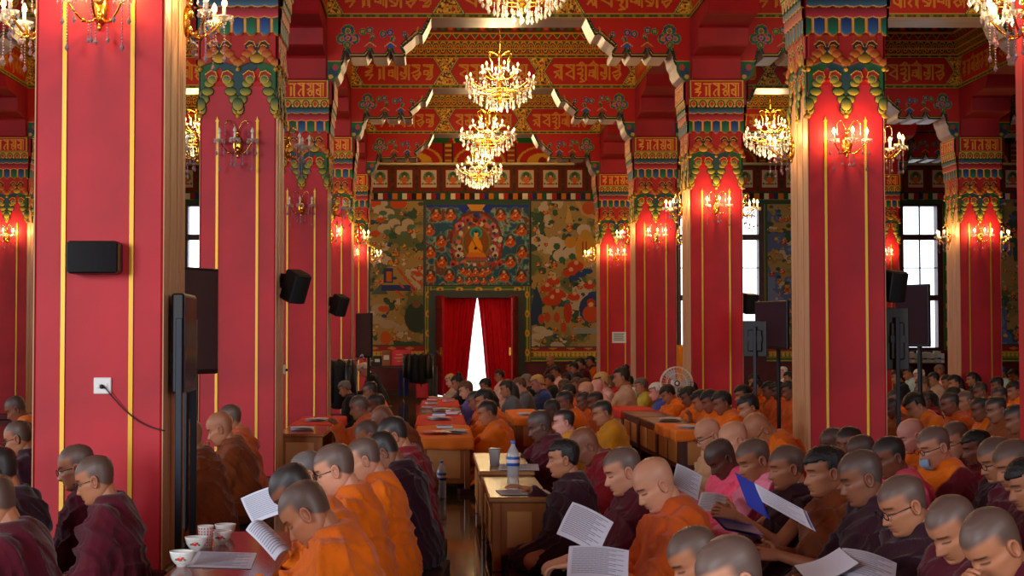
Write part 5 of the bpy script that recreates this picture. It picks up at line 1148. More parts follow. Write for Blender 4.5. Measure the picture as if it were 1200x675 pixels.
 (1068,491,10.1,186,.35,.16,'OR','bald','p','lap','wrap','','pale bald person with fair skin left of the one in the blue mask'),
 (1094,499.5,8.6,192,.30,.10,'WC','shaved','a','lap','wrap','GM','orange robed person in glasses with a pale blue face mask under the chin'),
 (1119,494,9.5,196,.40,.12,'MA','shaved','a','lap','wrap','G','maroon robed person in dark glasses right of the masked one'),
 (1144,502.5,9.15,180,.2,.12,'CR','crop:k','c','lap','wrap','','red robed person with cropped black hair right of the one in dark glasses'),
 (1167,512,7.8,190,.35,.14,'MD','shaved','b','lap','wrap','G','shaven person in glasses near the right edge, behind the orange collared one'),
 (1188,515,7.2,194,.35,.12,'MO','shaved','b','lap','wrap','','heavy shaven person at the right edge with an orange band on the robe'),
 (1204,534,6.6,190,.3,.12,'MA','crop:k','b','lap','wrap','','black haired maroon robed person cut off by the right edge'),
 (1116,581,5.2,200,.55,.16,'MA','shaved','b','lap','wrap','','shaven maroon robed person looking down, left of the one in the bottom right corner'),
 (1162,596,4.65,206,.60,.18,'MA','shaved','b','chin','wrap','','shaven person in the bottom right corner, hand at the chin'),
 (815,617,4.75,186,.45,.16,'MD','shaved','b','lap','wrap','','shaven head at the bottom edge, left of the larger one'),
 (856,628,4.05,186,.40,.16,'MD','shaved','a','lap','wrap','','largest shaven head at the bottom edge right of the centre'),
 # far right crowd
 (1051,433,26.0,182,.2,.1,'BK','s:k','b','lap','long','','dark haired person beside the pole of the right television'),
 (1064,429,28.0,182,.2,.08,'CY','s:k','b','lap','long','','person in a pale blue shirt below the shelf of white books'),
 (1077,432,26.6,184,.2,.1,'GR','s:w','p','lap','long','','grey white haired person below the window of the right aisle'),
 (1081,441,21.4,184,.3,.1,'BK','s:n','b','lap','long','','brown haired person in black in front of the grey white haired one'),
 (1094,436,25.0,180,.2,.1,'BE','s:k','b','lap','long','','dark haired person below the middle of the right aisle window'),
 (1101,427,29.5,188,.2,.05,'LI','s:g','b','lap','long','','grey haired person left of the fourth right aisle column'),
 (1110,439,23.6,182,.2,.1,'GR','s:k','b','lap','long','','dark haired person left of the long haired one in the right aisle'),
 (1118,440,22.7,182,.25,.1,'BE','long:k','b','lap','long','','long haired person in beige in the right aisle'),
 (1139,437,25.0,180,.15,.05,'BK','long:k','b','lap','long','','pale faced person with long black hair before the right aisle column'),
 (1159,422.5,29.0,182,.3,.1,'BK','s:k','b','lap','long','','tallest black haired person in black before the right aisle column'),
 (1173,429,28.0,182,.2,.1,'CY','cap:u','b','lap','long','','person in a blue cap near the right edge'),
 (1188,432,26.6,184,.2,.1,'WH','s:k','b','lap','long','','dark haired person in white beside the red column at the right edge'),
 (1149,448,18.6,180,.3,.1,'SA','dark','c','lap','wrap','','orange robed person below the pale faced long haired one'),
 (1168,441.5,22.0,180,.3,.1,'SA','s:k','c','lap','wrap','','black haired person directly below the blue cap'),
 (1171,453,16.8,184,.4,.12,'OR','dark','c','lap','wrap','','orange robed person right behind the two mustard robed youths'),
 (1188,446.5,19.0,184,.3,.1,'OR','s:k','b','lap','wrap','','orange robed person in the crowd against the red column at the right edge'),
 (1117,453.5,17.4,180,.3,.1,'SA','s:k','c','lap','wrap','','dark head right of the blue phone glow'),
 (1113,459.5,14.8,182,.4,.12,'SA','dark','c','lap','wrap','','burnt orange robed youth first of the four facing left in the right aisle'),
 (1131,458,15.6,182,.15,.1,'SA','shaved','b','lap','wrap','','mustard robed youth with upright head, second of the four in the right aisle'),
 (1149,465,13.9,184,.4,.12,'OR','dark','c','lap','wrap','','orange robed youth, third of the four in the right aisle'),
 (1167,464.5,13.4,186,.4,.12,'BR','dark','c','lap','wrap','','mustard brown robed youth, last of the four in the right aisle'),
 (1072,459.5,14.3,182,.4,.35,'OR','s:k','b','lap','wrap','','orange robed person leaning far forward, broad back, right of the television pole'),
 (1049,456.5,17.2,182,.3,.1,'SA','dark','c','lap','wrap','','burnt orange robed person at the right edge of the foremost right column'),
 (1046,466,15.4,182,.3,.1,'BR','dark','d','lap','wrap','','brown robed person low beside the foremost right column'),
 (1085,459,16.6,180,.3,.1,'CR','dark','c','lap','wrap','','crimson robed person behind the one leaning far forward'),
 (1190,474,12.0,186,.3,.1,'BR','dark','c','lap','wrap','','brown robed person partly cut off by the red column at the right edge'),
]
STAND = []
def parse(h):
    if ':' in h: a, c = h.split(':'); return ({'s': 'short'}.get(a, a), HM[c])
    return h, None
LOWLIB = {}; cush = None; stool = None; kidd = {}
def low_variant(key, args):
    """far people share the shapes of a few poses"""
    if key not in LOWLIB: LOWLIB[key] = build_person(**args); return LOWLIB[key], True
    return LOWLIB[key], False
for idx, (px, py, D, yaw, pit, lean, rb, hr, sk, pose, style, ex, lb) in enumerate(PEOPLE):
    hname, hmat = parse(hr); extra = (['glasses'] if 'G' in ex else [])+(['mask'] if 'M' in ex else []); hi = D < 11.5
    stubk = hname if hname in STUB else 'dark'
    args = dict(seed=idx+3, skin=skinm(sk, stubk), robe=RBM[rb], hair=hname, lean=lean, pitch=pit, pose=pose, hi=hi, style=style, extra=extra, hmat=hmat, plump=1+.12*((idx*7) % 5)/4, robe2=rb in ('WC', 'PD', 'MO'), hyaw=math.radians(((idx*37) % 11-5)*1.2))
    if hi: body = build_person(**args)
    else:
        key = (round(pit*3), round(lean*5), pose, style, hname, 'G' in ex, rb in ('WC', 'PD', 'MO'), idx % 2); src, new = low_variant(key, args)
        if new: body = src
        else:
            body = src.copy(); S.collection.objects.link(body); body.data = src.data
            for ch in [c for c in kidd[key]]:
                c2 = ch.copy(); S.collection.objects.link(c2); c2.parent = body
                c2.material_slots[0].link = 'OBJECT'; c2.material_slots[0].material = {'robe': RBM[rb], 'shirt': RBM[rb], 'hair': hmat, 'cap': hmat}.get(ch.name.split('.')[0], ch.active_material)
            body.material_slots[0].link = 'OBJECT'; body.material_slots[0].material = skinm(sk, stubk)
        if new: kidd[key] = [k for k in bpy.data.objects if k.parent == body]
    a = math.radians(yaw); top, cx, cy = INFO[body.data.name]
    P = at(px, py, D); hneed = P.z; sc = 1.0
    lift = hneed-top
    if lift < .05: sc = max((hneed-.05)/top, .86); lift = hneed-top*sc
    elif lift < .14: sc = min((hneed-.06)/top, 1.1); lift = hneed-top*sc
    lift = max(lift, .02)
    body.location = (P.x-(cx*math.cos(a)-cy*math.sin(a))*sc, D-(cx*math.sin(a)+cy*math.cos(a))*sc, lift); body.rotation_euler = (0, 0, a); body.scale = (sc, sc, sc)
    if lift <= .16:
        if cush is None:
            b = MB(); b.box((-.19, -.33, -.5), (.38, .33, .5), M_MAT, .02); cush = b.build('floor_cushion'); first = True
        else: first = False
        c = cush if first else cush.copy()
        if not first: S.collection.objects.link(c)
        c.scale = (1, 1, max(lift-.006, .014)); c.location = (body.location.x, body.location.y, max(lift-.006, .014)/2+.001); c.rotation_euler = (0, 0, a)
        tag(c, 'flat dark cushion under one of the people sitting on the floor', 'cushion', 'floor cushions under the sitting people')
    else:
        if stool is None:
            b = MB(); b.box((-.24, -.26, -.05), (.34, .26, 0), M_STL, .01)
            stool = empty('low_stool'); st_ = b.build('seat', stool)
            for qx in (-.2, .28):
                for qy in (-.22, .22): l_ = MB(); l_.box((qx-.02, qy-.02, -.5), (qx+.02, qy+.02, -.05), M_STL); l_.build('leg', stool)
            skids = kid_map(); s_ = stool
        else: s_ = clone(stool, skids)
        s_.location = (body.location.x, body.location.y, lift-.004); s_.rotation_euler = (0, 0, a); s_.scale = (1, 1, (lift-.004)/.5)
        tag(s_, 'low timber stool carrying one of the people at the back', 'stool', 'low stools under the people at the back')
    tag(body, lb, 'person')
# ------------------------------------------------------------------ desks, papers, vessels and things by the back wall
M_DESK = mat('varnished_desk_timber', (134,78,40), .22, c2=(166,104,56), vscale=4, stretch=(2,2,.6), coat=.3)
M_DESKD = mat('dark_desk_timber', (82,44,26), .3, var=.12, vscale=4)
M_DPAN = mat('desk_panel_veneer', (190,128,64), .35, c2=(206,144,78), vscale=5, stretch=(.6,4,.6))
M_TOPY = mat('pale_desk_top', (156,106,62), .25, var=.06)
M_TOPR = mat('maroon_table_top', (120,34,34), .18, var=.08)
M_PAPER = mat('white_paper', (214,220,236), .8); M_INK = mat('print_ink', (150,152,166), .8)
M_OCL = mat('orange_desk_cloth', (240,124,30), .85, bump=.3, bscale=60); M_RCL = mat('red_desk_cloth', (214,50,36), .85, bump=.3, bscale=60)
def desk(x0, x1, y0, y1, z, lb, grp='low prayer desks', dark=False, top=None, cloth=None):
    e = empty('low_desk', ((x0+x1)/2, (y0+y1)/2, 0)); wx_, wy = (x1-x0)/2, (y1-y0)/2; D = M_DESKD if dark else M_DESK
    t = MB(); t.box((-wx_-.02, -wy-.02, z-.03), (wx_+.02, wy+.02, z), top or D, .008); t.build('desk_top', e)
    for sx in (-1, 1):
        for sy in (-1, 1): t = MB(); t.box((sx*wx_-(.05 if sx > 0 else 0), sy*wy-(.05 if sy > 0 else 0), 0), (sx*wx_+(.05 if sx < 0 else 0), sy*wy+(.05 if sy < 0 else 0), z-.03), D, .005); t.build('leg', e)
    for sy in (-1, 1):
        t = MB(); yy = sy*(wy-.02); t.box((-wx_+.05, yy-.01, .09), (wx_-.05, yy+.01, z-.03), D); t.box((-wx_+.08, yy+sy*.01-.004, .13), (wx_-.08, yy+sy*.01+.004, z-.08), M_DPAN, .003); t.build('end_panel', e)
    t = MB(); t.box((-wx_, -wy+.05, .09), (-wx_+.02, wy-.05, z-.03), D); n = max(1, int((y1-y0)/.65)); 
    for k in range(n): ya = -wy+.05+(2*wy-.1)*k/n; yb = -wy+.05+(2*wy-.1)*(k+1)/n; t.box((-wx_-.008, ya+.05, .14), (-wx_, yb-.05, z-.09), M_DPAN, .003)
    t.build('long_panel', e); t = MB(); t.box((-wx_+.02, -wy+.05, .10), (wx_-.05, wy-.05, .12), D); t.build('shelf', e)
    tag(e, lb, 'desk', grp)
    if cloth:
        m, cl = cloth; V = []; F = []; nx, ny = 30, int(60*(y1-y0)/1.4)+8; rng = random.Random(int(x0*100+y0*7)); dr = .10
        for j in range(ny+1):
            for i in range(nx+1):
                u = -wx_-.03-dr+(2*wx_+.06+2*dr)*i/nx; v = -wy-.03-dr*.9+(2*wy+.06+dr*1.8)*j/ny; zz = z+.006+.004*math.sin(9*u+7*v)+.003*math.sin(31*v+9*u); uu, vv = u, v
                ex = max(abs(u)-wx_-.028, 0); ey = max(abs(v)-wy-.028, 0); dn = max(ex, ey)
                if dn > 0:
                    zz -= dn; 
                    if ex > 0: uu = math.copysign(wx_+.030+.010*math.sin(v*26)*ex/dr, u)
                    if ey > 0: vv = math.copysign(wy+.030+.010*math.sin(u*30)*ey/dr, v)
                V.append((uu, vv, zz))
        for j in range(ny):
            for i in range(nx): a = j*(nx+1)+i; F.append((a, a+1, a+nx+2, a+nx+1))
        c = MB(); c.add(V, F, m, True); o = c.build('desk_cloth'); o.location = e.location; s_ = o.modifiers.new('s', 'SOLIDIFY'); s_.thickness = .004; tag(o, cl, 'cloth')
    return e
def sheet(c, name, lb, grp=None, lines=13, thick=.002, m=None, cover=None, cat='paper', bend=.0):
    """a sheet or open booklet from three corners: top left, top right, bottom left"""
    A, B, Cc = [np.array(v) for v in c]; U, W_ = B-A, Cc-A; N = np.cross(U, W_); N /= np.linalg.norm(N); N = N if N[1] < 0 or abs(N[1]) < .05 and N[2] > 0 else -N
    V = []; F = []; nx, ny = 12, 6; f = lambda u, v, o=0.: A+U*u+W_*v+N*(o+bend*math.sin(PI*min(max(u, 0), 1))+.3*bend*math.sin(PI*v*1.2))
    t = MB()
    for o in (0., -thick):
        n0 = len(V); V += [f(i/nx, j/ny, o) for j in range(ny+1) for i in range(nx+1)]
        F += [(n0+j*(nx+1)+i, n0+j*(nx+1)+i+1, n0+(j+1)*(nx+1)+i+1, n0+(j+1)*(nx+1)+i) for j in range(ny) for i in range(nx)]
    t.add(V, F, m or M_PAPER, True)
    if cover: t.add([f(i/nx, j/ny, -thick-.004) for j in (-.02, ny+.1) for i in range(nx+1)], [(i, i+1, nx+2+i, nx+1+i) for i in range(nx)], cover)
    o = t.build(name); ln = MB()
    for k in range(lines):
        v = .08+.84*k/lines; 
        for (ua, ub) in ((.07, .93-.12*((k*7) % 3)),): 
            for q in range(8): a_, b_ = ua+(ub-ua)*q/8, ua+(ub-ua)*(q+.94)/8; ln.add([f(a_, v, .0012), f(b_, v, .0012), f(b_, v+.022, .0012), f(a_, v+.022, .0012)], [(0, 1, 2, 3)], M_INK)
    if lines: ln.build('printed_lines', o)
    return tag(o, lb, cat, grp)
# the low table with cups, bottom left
A, B = at(183, 671, 5.75), at(330, 617, 7.2)
zt = .40
e = empty('low_table', (0, 0, 0)); t = MB(); t.box((-1.02, 5.70, zt-.035), (-.60, 7.15, zt), M_TOPR, .012); t.build('table_top', e)
for xx in (-.99, -.65):
    for yy in (5.74, 7.09): t = MB(); t.box((xx-.02, yy, 0), (xx+.03, yy+.04, zt-.035), M_DESKD, .004); t.build('leg', e)
t = MB(); t.box((-.96, 5.75, zt-.10), (-.66, 5.78, zt-.035), M_DESKD); t.box((-.96, 7.06, zt-.10), (-.66, 7.09, zt-.035), M_DESKD); t.build('apron', e)
tag(e, 'low maroon topped table holding the white cups, bottom left', 'table')
M_PORC = mat('white_porcelain', (228,232,226), .15, coat=.4); M_ROSE = mat('painted_red_rose', (214,40,44), .3); M_LEAF = mat('painted_green_leaf', (60,130,70), .3); M_TEA = mat('milky_tea', (150,104,70), .2)
def on_table(px, py, z):
    lo, hi = 3., 40.
    for _ in range(50):
        mid = (lo+hi)/2
        if at(px, py, mid).z > z: lo = mid
        else: hi = mid
    # a point lower in the picture is nearer; the sight line drops with distance below the horizon
    return at(px, py, lo)
def cup(px, py, lb):
    p = on_table(px, py, zt); e = empty('tea_cup', (p.x, p.y, zt)); t = MB(); t.lathe([(.001,.002),(.020,.0),(.021,.008),(.028,.012),(.040,.030),(.046,.052),(.048,.060),(.045,.060),(.043,.050),(.036,.030),(.020,.018),(.001,.016)], M_PORC, n=24); t.build('bowl', e)
    t = MB(); 
    for dx, dz, r, m in ((-.006,.034,.0075,M_ROSE),(.008,.037,.0075,M_ROSE),(.001,.030,.006,M_ROSE),(-.016,.032,.005,M_LEAF),(.018,.030,.005,M_LEAF),(.0,.043,.004,M_LEAF)): a = -PI/2+dx/.042; t.ball((.0415*math.cos(a)*1.0, .0415*math.sin(a), dz), (r, .0025, r*.8), m, 8, 6)
    t.build('rose_decoration', e); t = MB(); t.lathe([(.001,.040),(.040,.040),(.001,.041)], M_TEA, n=20); t.build('tea', e)
    return tag(e, lb, 'cup', 'rose painted cups on the low table')
cup(213, 664, 'white rose painted cup nearest the front edge of the low table'); cup(230, 646, 'white rose painted cup in the middle, left of the patterned tumbler'); cup(259, 638, 'white rose painted cup stacked lower in the back pair, right of the tumbler')
p = on_table(263, 628, zt); c2 = cup(264, 630, 'rear white cup with plain rim at the back of the low table')
p = on_table(241, 641, zt); e = empty('tumbler', (p.x, p.y, zt)); t = MB(); t.lathe([(.001,0),(.026,0),(.034,.088),(.035,.090),(.033,.090),(.025,.004),(.001,.004)], M_PORC, n=24); t.build('cup_body', e); t = MB()
for r_ in range(7):
    for k in range(16): a = 2*PI*k/16; rr = .0268+.0075*(r_/6.5); t.ball((rr*math.cos(a), rr*math.sin(a), .010+r_*.0115), (.0028, .0028, .0036), M_ROSE, 5, 4)
t.build('dot_pattern', e); tag(e, 'tall white tumbler with rows of small red dots', 'tumbler')
def P3(*q): return [on_table(x, y, zt+.003) if len(v) == 2 else at(x, y, v[2]) for v in q for x, y in (v[:2],)]
sheet(P3((232,646),(301,648),(220,664)), 'printed_sheet', 'printed sheet lying flat on the low table by the cups', 'printed sheets')
sheet([at(282,584,6.75), at(330,566,6.55), at(296,614,6.65)], 'printed_sheet', 'white printed sheet held upright above the low table, upper of the two', 'printed sheets', bend=.01)
sheet([at(288,621,6.2), at(308,610,6.25), at(322,656,5.95)], 'printed_sheet', 'narrow curling printed sheet held at the edge of the low table', 'printed sheets', bend=.02)
# desks
desk(.30, .60, 8.62, 9.9, .41, 'desk beside the centre aisle with the water bottle on it', top=M_TOPY)
desk(.28, .60, 10.0, 11.6, .44, 'desk behind the one with the water bottle, steel tumbler on it', top=M_TOPY)
desk(-.17, .27, 13.0, 15.0, .46, 'desk with orange cloth at the near end of the aisle row', cloth=(M_OCL, 'bright orange cloth over the near end desk of the aisle row'))
for k in range(3): desk(-.19, .25, 15.1+2.2*k, 17.2+2.2*k, .46, ['second desk of the aisle row covered with red cloth', 'bare third desk of the aisle row', 'fourth desk of the aisle row', 'farthest desk of the aisle row'][k], cloth=None if k == 1 else (M_RCL if k % 2 == 0 else M_OCL, ['red cloth on the second desk of the aisle row', 'orange cloth on the third desk of the aisle row', 'red cloth on the farthest desk of the aisle row', 'orange cloth on the farthest desk of the aisle row'][k]))
desk(-1.48, -1.06, 14.4, 15.8, .42, 'brown desk with a light panel against the second left column')
desk(-1.48, -1.06, 15.9, 17.7, .42, 'red covered desk behind the brown one on the left', cloth=(M_RCL, 'red cloth on the left desk behind the second column'))
for k in range(4): desk(2.22, 2.62, 14.4+1.45*k, 15.75+1.45*k, .44, ['nearest dark desk of the row right of the mustard robed person', 'second dark desk of the right row', 'third dark desk of the right row', 'farthest dark desk of the right row'][k], 'dark desks of the right row', dark=True, cloth=(M_OCL if k == 0 else M_RCL, 'orange cloth heaped on the nearest dark desk of the right row' if k == 0 else ['', 'red cloth on the second dark desk of the right row', 'red cloth on the third dark desk of the right row', 'red cloth on the farthest dark desk of the right row'][k]) if k in (0, 3) else None)
desk(.85, 1.15, 17.0, 19.0, .44, 'desk with orange cloth left of the small dark head in the middle', cloth=(M_OCL, 'orange cloth on the middle desk before the crowd'))
desk(4.05, 4.4, 12.4, 13.6, .44, 'dark desk left of the timber side of the foremost right column', dark=True)
# bottles, tumbler, sheets on the desks
M_PET = mat('clear_plastic_bottle', (206,220,228), .08, trans=.0, spec=.9); M_PET.node_tree.nodes['Principled BSDF'].inputs['Alpha'].default_value = .45
M_LBL = mat('blue_bottle_label', (40,90,190), .4); M_CAP = mat('blue_bottle_cap', (90,110,190), .4); M_LABW = mat('label_white', (230,232,240), .5)
def bottle(x, y, z, s, lb):
    e = empty('water_bottle', (x, y, z)); t = MB(); pr = [(.001,0),(.036,.0),(.040,.01),(.037,.03),(.040,.05),(.037,.07),(.040,.09),(.037,.11),(.040,.13),(.038,.15),(.040,.20),(.036,.235),(.022,.262),(.014,.275),(.014,.29),(.001,.29)]; t.lathe([(r*s, h*s) for r, h in pr], M_PET, n=18); t.build('bottle_body', e)
    t = MB(); t.lathe([(.0405*s,.150*s),(.0415*s,.152*s),(.0415*s,.205*s),(.0405*s,.207*s)], M_LBL, n=18); t.lathe([(.0418*s,.168*s),(.042*s,.170*s),(.042*s,.188*s),(.0418*s,.19*s)], M_LABW, n=18); t.build('label', e); t = MB(); t.lathe([(.001,.288*s),(.016*s,.288*s),(.016*s,.306*s),(.001,.307*s)], M_CAP, n=14); t.build('bottle_cap', e); return tag(e, lb, 'bottle')
bottle(.435, 9.05, .41, .92, 'large water bottle with a blue label on the desk by the aisle')
p = at(504, 570, 13.0); bottle(-.06, 12.75, 0, .95, 'plastic bottle on the floor before the orange covered desk, left one'); bottle(.03, 12.65, 0, 1.0, 'plastic bottle with blue label on the floor, right one of the pair')
e = empty('steel_tumbler', (.38, 10.45, .44)); t = MB(); t.lathe([(.001,0),(.030,0),(.040,.11),(.041,.112),(.038,.112),(.028,.004),(.001,.004)], mat('brushed_steel', (206,208,208), .35, metal=.6), n=20); t.build('cup_body', e); t = MB(); t.lathe([(.0405,.108),(.0425,.111),(.0405,.114)], M_STEEL, n=20); t.build('rim', e); tag(e, 'steel tumbler on the desk left of the water bottle', 'tumbler')
def flat(x0, y0, x1, y1, z, name, lb, grp='printed sheets', rot=0., **k):
    c, s_ = math.cos(rot), math.sin(rot); cx, cy = (x0+x1)/2, (y0+y1)/2; r = lambda x, y: (cx+(x-cx)*c-(y-cy)*s_, cy+(x-cx)*s_+(y-cy)*c, z); return sheet([r(x0, y1), r(x1, y1), r(x0, y0)], name, lb, grp, **k)
flat(.34, 8.70, .63, 8.98, .416, 'printed_sheet', 'white printed sheet on the desk under the young person\'s hand', rot=.08)
flat(.40, 9.98, .66, 10.5, .446, 'printed_sheet', 'white printed sheet on the desk behind the water bottle', rot=-.05)
M_COVB = mat('blue_book_cover', (24,60,180), .35); M_COVR = mat('pink_red_book_cover', (226,70,90), .4)
sheet([at(671,588,6.6), at(719,612,6.35), at(652,625,6.45)], 'printed_sheet', 'white printed sheet held slanting, upper of the two near the bald orange robed person', 'printed sheets', bend=.012, lines=16)
sheet([at(667,640,5.9), at(737,645,5.8), at(664,676,5.75)], 'printed_sheet', 'white printed sheet at the bottom edge left of the bald orange robed person', 'printed sheets', bend=.012, lines=16)
sheet([at(793,543,9.6), at(823,558,9.4), at(787,570,9.45)], 'printed_sheet', 'white sheet held low by the tan robed person', 'printed sheets', bend=.01)
sheet([at(822,577,8.0), at(855,583,7.9), at(816,598,7.75)], 'printed_sheet', 'grey white sheet on the lap of the person in strong pink', 'printed sheets', bend=.01)
sheet([at(836,603,7.4), at(880,612,7.3), at(850,618,7.1)], 'booklet', 'dark blue booklet lying open on the lap of the pale pink robed person', None, m=M_COVB, lines=0, thick=.012, cat='booklet')
sheet([at(884,566,6.95), at(941,597,6.6), at(893,588,6.85)], 'open_book', 'open blue book held up by the dark robed person, white pages facing right', None, thick=.022, cover=M_COVB, bend=.010, cat='book', lines=7)
sheet([at(861,553,7.1), at(885,567,6.96), at(876,592,6.9)], 'book_cover', 'upright blue cover left of the white pages of the open blue book', None, m=M_COVB, lines=0, thick=.012, cat='book')
sheet([at(931,663,5.6), at(984,642,5.7), at(950,684,5.2)], 'booklet', 'left page stack of the open sheets at the bottom edge, right of centre', 'printed sheets', bend=.012, lines=10)
sheet([at(987,642,5.7), at(1051,660,5.4), at(980,672,5.35)], 'booklet', 'right page of the open sheets at the bottom edge, right of centre', 'printed sheets', bend=.012, lines=12)
for k, (x, y, z, lb, m, rot) in enumerate([(-.02, 13.5, .47, 'red and white open book on the near end of the orange cloth', M_COVR, .3), (.14, 13.7, .47, 'white book on the orange cloth right of the red and white one', M_PAPER, -.2), (.02, 16.1, .47, 'open white book on the second desk of the aisle row', M_PAPER, .2), (.05, 18.2, .47, 'white book on the third desk of the aisle row', M_PAPER, .1), (-1.3, 15.0, .425, 'white papers on the brown desk by the second left column', M_PAPER, .1), (-1.28, 16.6, .43, 'white papers on the left red cloth', M_PAPER, -.1), (1.0, 17.4, .45, 'white book on the middle desk before the crowd', M_PAPER, .1), (2.4, 14.8, .45, 'white papers on the nearest dark desk of the right row', M_PAPER, .3), (2.42, 16.3, .45, 'white papers on the second dark desk of the right row', M_PAPER, -.2), (4.2, 12.9, .445, 'red and white papers on the dark desk by the foremost right column', M_COVR, .1)]):
    flat(x-.11, y-.15, x+.11, y+.15, z+.02, 'book', lb, None, rot=rot, thick=.02, m=m, lines=6 if m is M_PAPER else 0, cat='book', bend=.008)
rng = random.Random(12)
for k in range(16):
    y = 13.2+rng.uniform(0, 8.2); x = rng.choice([-.08, .04, .16])+rng.uniform(-.03, .03)
    if any(abs(y-q) < .3 for q in (13.5, 13.7, 16.1, 18.2)): continue
    e = empty('prayer_book', (x, y, .478), rng.uniform(-.6, .6)); t = MB(); t.box((-.07, -.05, 0), (.07, .05, .022), M_PAPER, .003); t.build('pages', e); t = MB(); cm = [M_COVR, M_COVB, M_DESKD, M_RCL][k % 4]; t.box((-.074, -.054, .0225), (.074, .054, .027), cm, .001); t.box((-.074, -.054, -.003), (.074, .054, -.0005), cm, .001); t.build('cover', e)
    tag(e, 'small closed prayer book lying on the desks of the aisle row', 'book', 'small prayer books scattered on the aisle desks')
# things along the back wall and columns
e = empty('side_table', (-.75, 34.2, 0)); t = MB(); t.box((-1.0, -.3, .70), (.75, .3, .74), M_DESKD, .006); t.build('table_top', e)
for xx in (-.96, .7):
    for yy in (-.26, .24): t = MB(); t.box((xx, yy, 0), (xx+.05, yy+.05, .70), M_DESKD, .004); t.build('leg', e)
t = MB(); t.box((-.1, -.31, .1), (.12, -.29, .66), mat('blue_hanging_cloth', (28,40,110), .8), .004); t.box((.35, -.31, .1), (.52, -.29, .66), M_COVB, .004); t.build('hanging_cloth', e); tag(e, 'dark side table against the back wall left of the doorway', 'table')
M_CAN = mat('glossy_red_box', (220,16,36), .3, var=.04)
e = empty('red_donation_box', (-.80, 34.15, .745)); t = MB(); t.box((-.22, -.17, 0), (.22, .17, .36), M_CAN, .012); t.build('box_body', e); t = MB(); t.box((-.12, -.06, .36), (.12, .06, .372), M_DKRED, .003); t.build('lid', e)
t = MB()
for k, w_ in enumerate((.22, .30, .18)): t.box((-w_/2, -.174, .24-.07*k), (w_/2, -.171, .255-.07*k), M_GOLD)
t.build('lettering', e); tag(e, 'glossy red box with gold lettering on the side table left of the doorway', 'box')
for k, (dx, w_, h, m, lb) in enumerate([(-1.55, .16, .30, M_WHT, 'white box at the left of the back wall table'), (-1.32, .18, .22, M_BLK, 'black box between the two pale boxes by the back wall'), (-1.12, .20, .34, M_TOPY, 'pale brown carton left of the red box')]):
    e = empty('box', (dx, 34.2, .745)); t = MB(); t.box((-w_/2, -.12, 0), (w_/2, .12, h), m, .008); t.build('box_body', e); t = MB(); t.box((-w_*.3, -.124, h*.4), (w_*.3, -.121, h*.7), M_WHT if m is not M_WHT else M_GREY); t.build('label', e); tag(e, lb, 'box', 'boxes on the back wall table')
M_NAVY = mat('navy_garment_cloth', (24,28,48), .9)
def coat_stand(x, y, lb, red=True):
    e = empty('clothes_rack', (x, y, 0)); t = MB()
    for sx in (-.32, .32): t.tube([(sx, 0, .02), (sx, 0, 1.0)], .014, M_STEEL); t.tube([(sx, -.22, .02), (sx, .22, .02)], .014, M_STEEL)
    t.tube([(-.32, 0, 1.0), (.32, 0, 1.0)], .014, M_STEEL); t.tube([(.32, 0, 1.0), (.40, -.05, 1.08), (.44, -.05, 1.0)], .014, M_STEEL); t.build('frame', e)
    for k in range(4): t = MB(); xx = -.21+.14*k; L_ = .5+.09*(k % 3); t.lathe([(.02,.02),(.10,-.03),(.15,-.1),(.14,-L_*.6),(.16,-L_),(.11,-L_-.02),(.001,-L_)], [M_BLK, M_NAVY, M_BLK2, M_BLK][k], (xx, .02*(k % 2), 1.0), 12, sx=.75, sy=1.3); t.build('hanging_garment', e)
    if red: t = MB(); t.box((-.05, -.2, .06), (.22, .1, .38), M_DOOR, .02); t.build('red_bag', e)
    return tag(e, lb, 'clothes rack', 'metal racks with dark garments')
p = at(490, 440, 33.6); coat_stand(p.x, 33.6, 'metal rack with dark garments and a red bag left of the doorway')
p = at(396, 440, 22.6); coat_stand(p.x-.05, 22.6, 'rack of black jackets beside the third left column', False)
# electric stand fan
p = at(790, 443, 19.0); e = empty('stand_fan', (2.88, 18.9, 0)); cz = at(790, 449, 18.9).z
t = MB(); t.lathe([(.001,0),(.2,0),(.19,.03),(.03,.05),(.02,.06)], M_WHT, n=20); t.build('base', e); t = MB(); t.tube([(0,0,.04),(0,0,cz-.06)], .016, M_WHT); t.build('pole', e)
t = MB(); t.tube([(0, .08, cz), (0, -.02, cz)], .055, M_WHT, 12); t.ball((0, -.09, cz), (.035, .02, .035), M_BLK); t.ball((0, -.105, cz), (.02, .01, .02), M_WHT); t.build('motor', e)
for k in range(3):
    t = MB(); a = k*2*PI/3; V = []; 
    for i in range(6):
        for j in range(4): r = .04+.13*i/5; q = a+(-.45+.9*j/3)*(.6+.4*i/5); V.append((r*math.cos(q), -.05+.02*(j/3-.5), cz+r*math.sin(q)))
    t.add(V, [(i*4+j, i*4+j+1, i*4+j+5, i*4+j+4) for i in range(5) for j in range(3)], mat('grey_fan_blade', (176,180,184), .4), True); t.build('blade', e)
t = MB()
for rr, yy in ((.20, -.05), (.19, -.085), (.12, -.10), (.19, -.015)): P = [(rr*math.cos(a), yy, cz+rr*math.sin(a)) for a in np.linspace(0, 2*PI, 33)]; t.tube(P, .0035, M_WHT, 5)
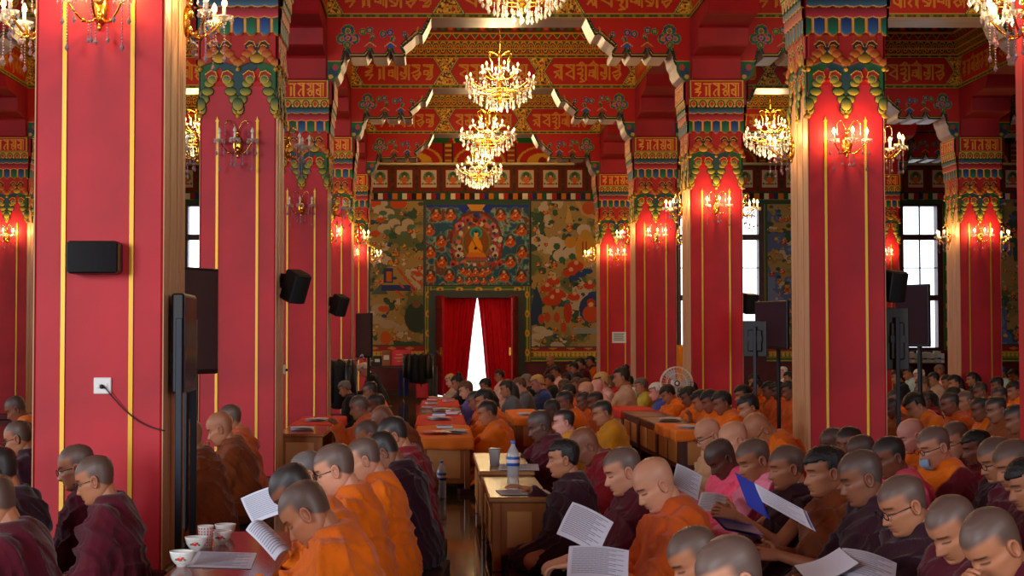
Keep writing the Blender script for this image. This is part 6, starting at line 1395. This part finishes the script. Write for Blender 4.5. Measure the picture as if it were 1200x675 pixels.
for k in range(32): a = k*PI/16; t.tube([(.035*math.cos(a), -.105, cz+.035*math.sin(a)), (.12*math.cos(a), -.10, cz+.12*math.sin(a)), (.20*math.cos(a), -.05, cz+.20*math.sin(a)), (.12*math.cos(a), .0, cz+.12*math.sin(a))], .0016, M_WHT, 4)
t.build('wire_guard', e); tag(e, 'white round stand fan in front of the third right column', 'fan')
# ledge of white books under the right aisle window, orange banner beside the left window light
x0, x1 = wx(1058), wx(1103); z = wz(425); e = empty('wall_shelf', ((x0+x1)/2, YW-.25, z)); t = MB(); t.box((-(x1-x0)/2, -.15, -.04), ((x1-x0)/2, .24, 0), M_DKRED, .005); t.build('board', e); 
for sx in (-.3, .3): t = MB(); t.prism([(-.1, -.04), (.24, -.04), (.24, -.25)], sx-.02, sx+.02, M_DKRED, 'x'); t.build('bracket', e)
tag(e, 'narrow shelf of wrapped books under the right aisle window', 'shelf')
rng = random.Random(3); x = x0+.02; k = 0
while x < x1-.08:
    w_ = rng.uniform(.05, .1); h = rng.uniform(.22, .29); t = MB(); t.box((0, -.1, 0), (w_-.006, .1, h), [M_PAPER, M_WHT, mat('pale_green_wrap', (190,220,200), .6)][k % 3], .004); t.box((-.0005, -.102, h*.3), (w_-.0055, .102, h*.45), [M_INK, M_COVB][k % 2]); o = t.build('book'); o.location = (x, YW-.25, z); tag(o, 'pale wrapped book standing on the shelf under the right aisle window', 'book', 'wrapped books on the window shelf'); x += w_; k += 1
p = at(797.5, 432, 30.6); V = []; nx = 16
for j in range(9):
    for i in range(nx+1): V.append((-.11+.22*i/nx, .02*math.sin(i*1.1+j*.2), .45-.1*j))
t = MB(); t.add(V, [(j*(nx+1)+i, j*(nx+1)+i+1, (j+1)*(nx+1)+i+1, (j+1)*(nx+1)+i) for j in range(8) for i in range(nx)], mat('orange_silk_banner', (244,150,20), .6), True); t.tube([(-.12, 0, .46), (.12, 0, .46)], .008, M_GOLD); t.tube([(0, 0, .46), (0, 0, ZC-p.z-.01)], .004, M_GOLD, 5); o = t.build('banner'); o.location = (p.x-.05, 30.4, p.z); s_ = o.modifiers.new('s', 'SOLIDIFY'); s_.thickness = .006; tag(o, 'orange cloth banner hanging between the second and third right columns', 'banner')
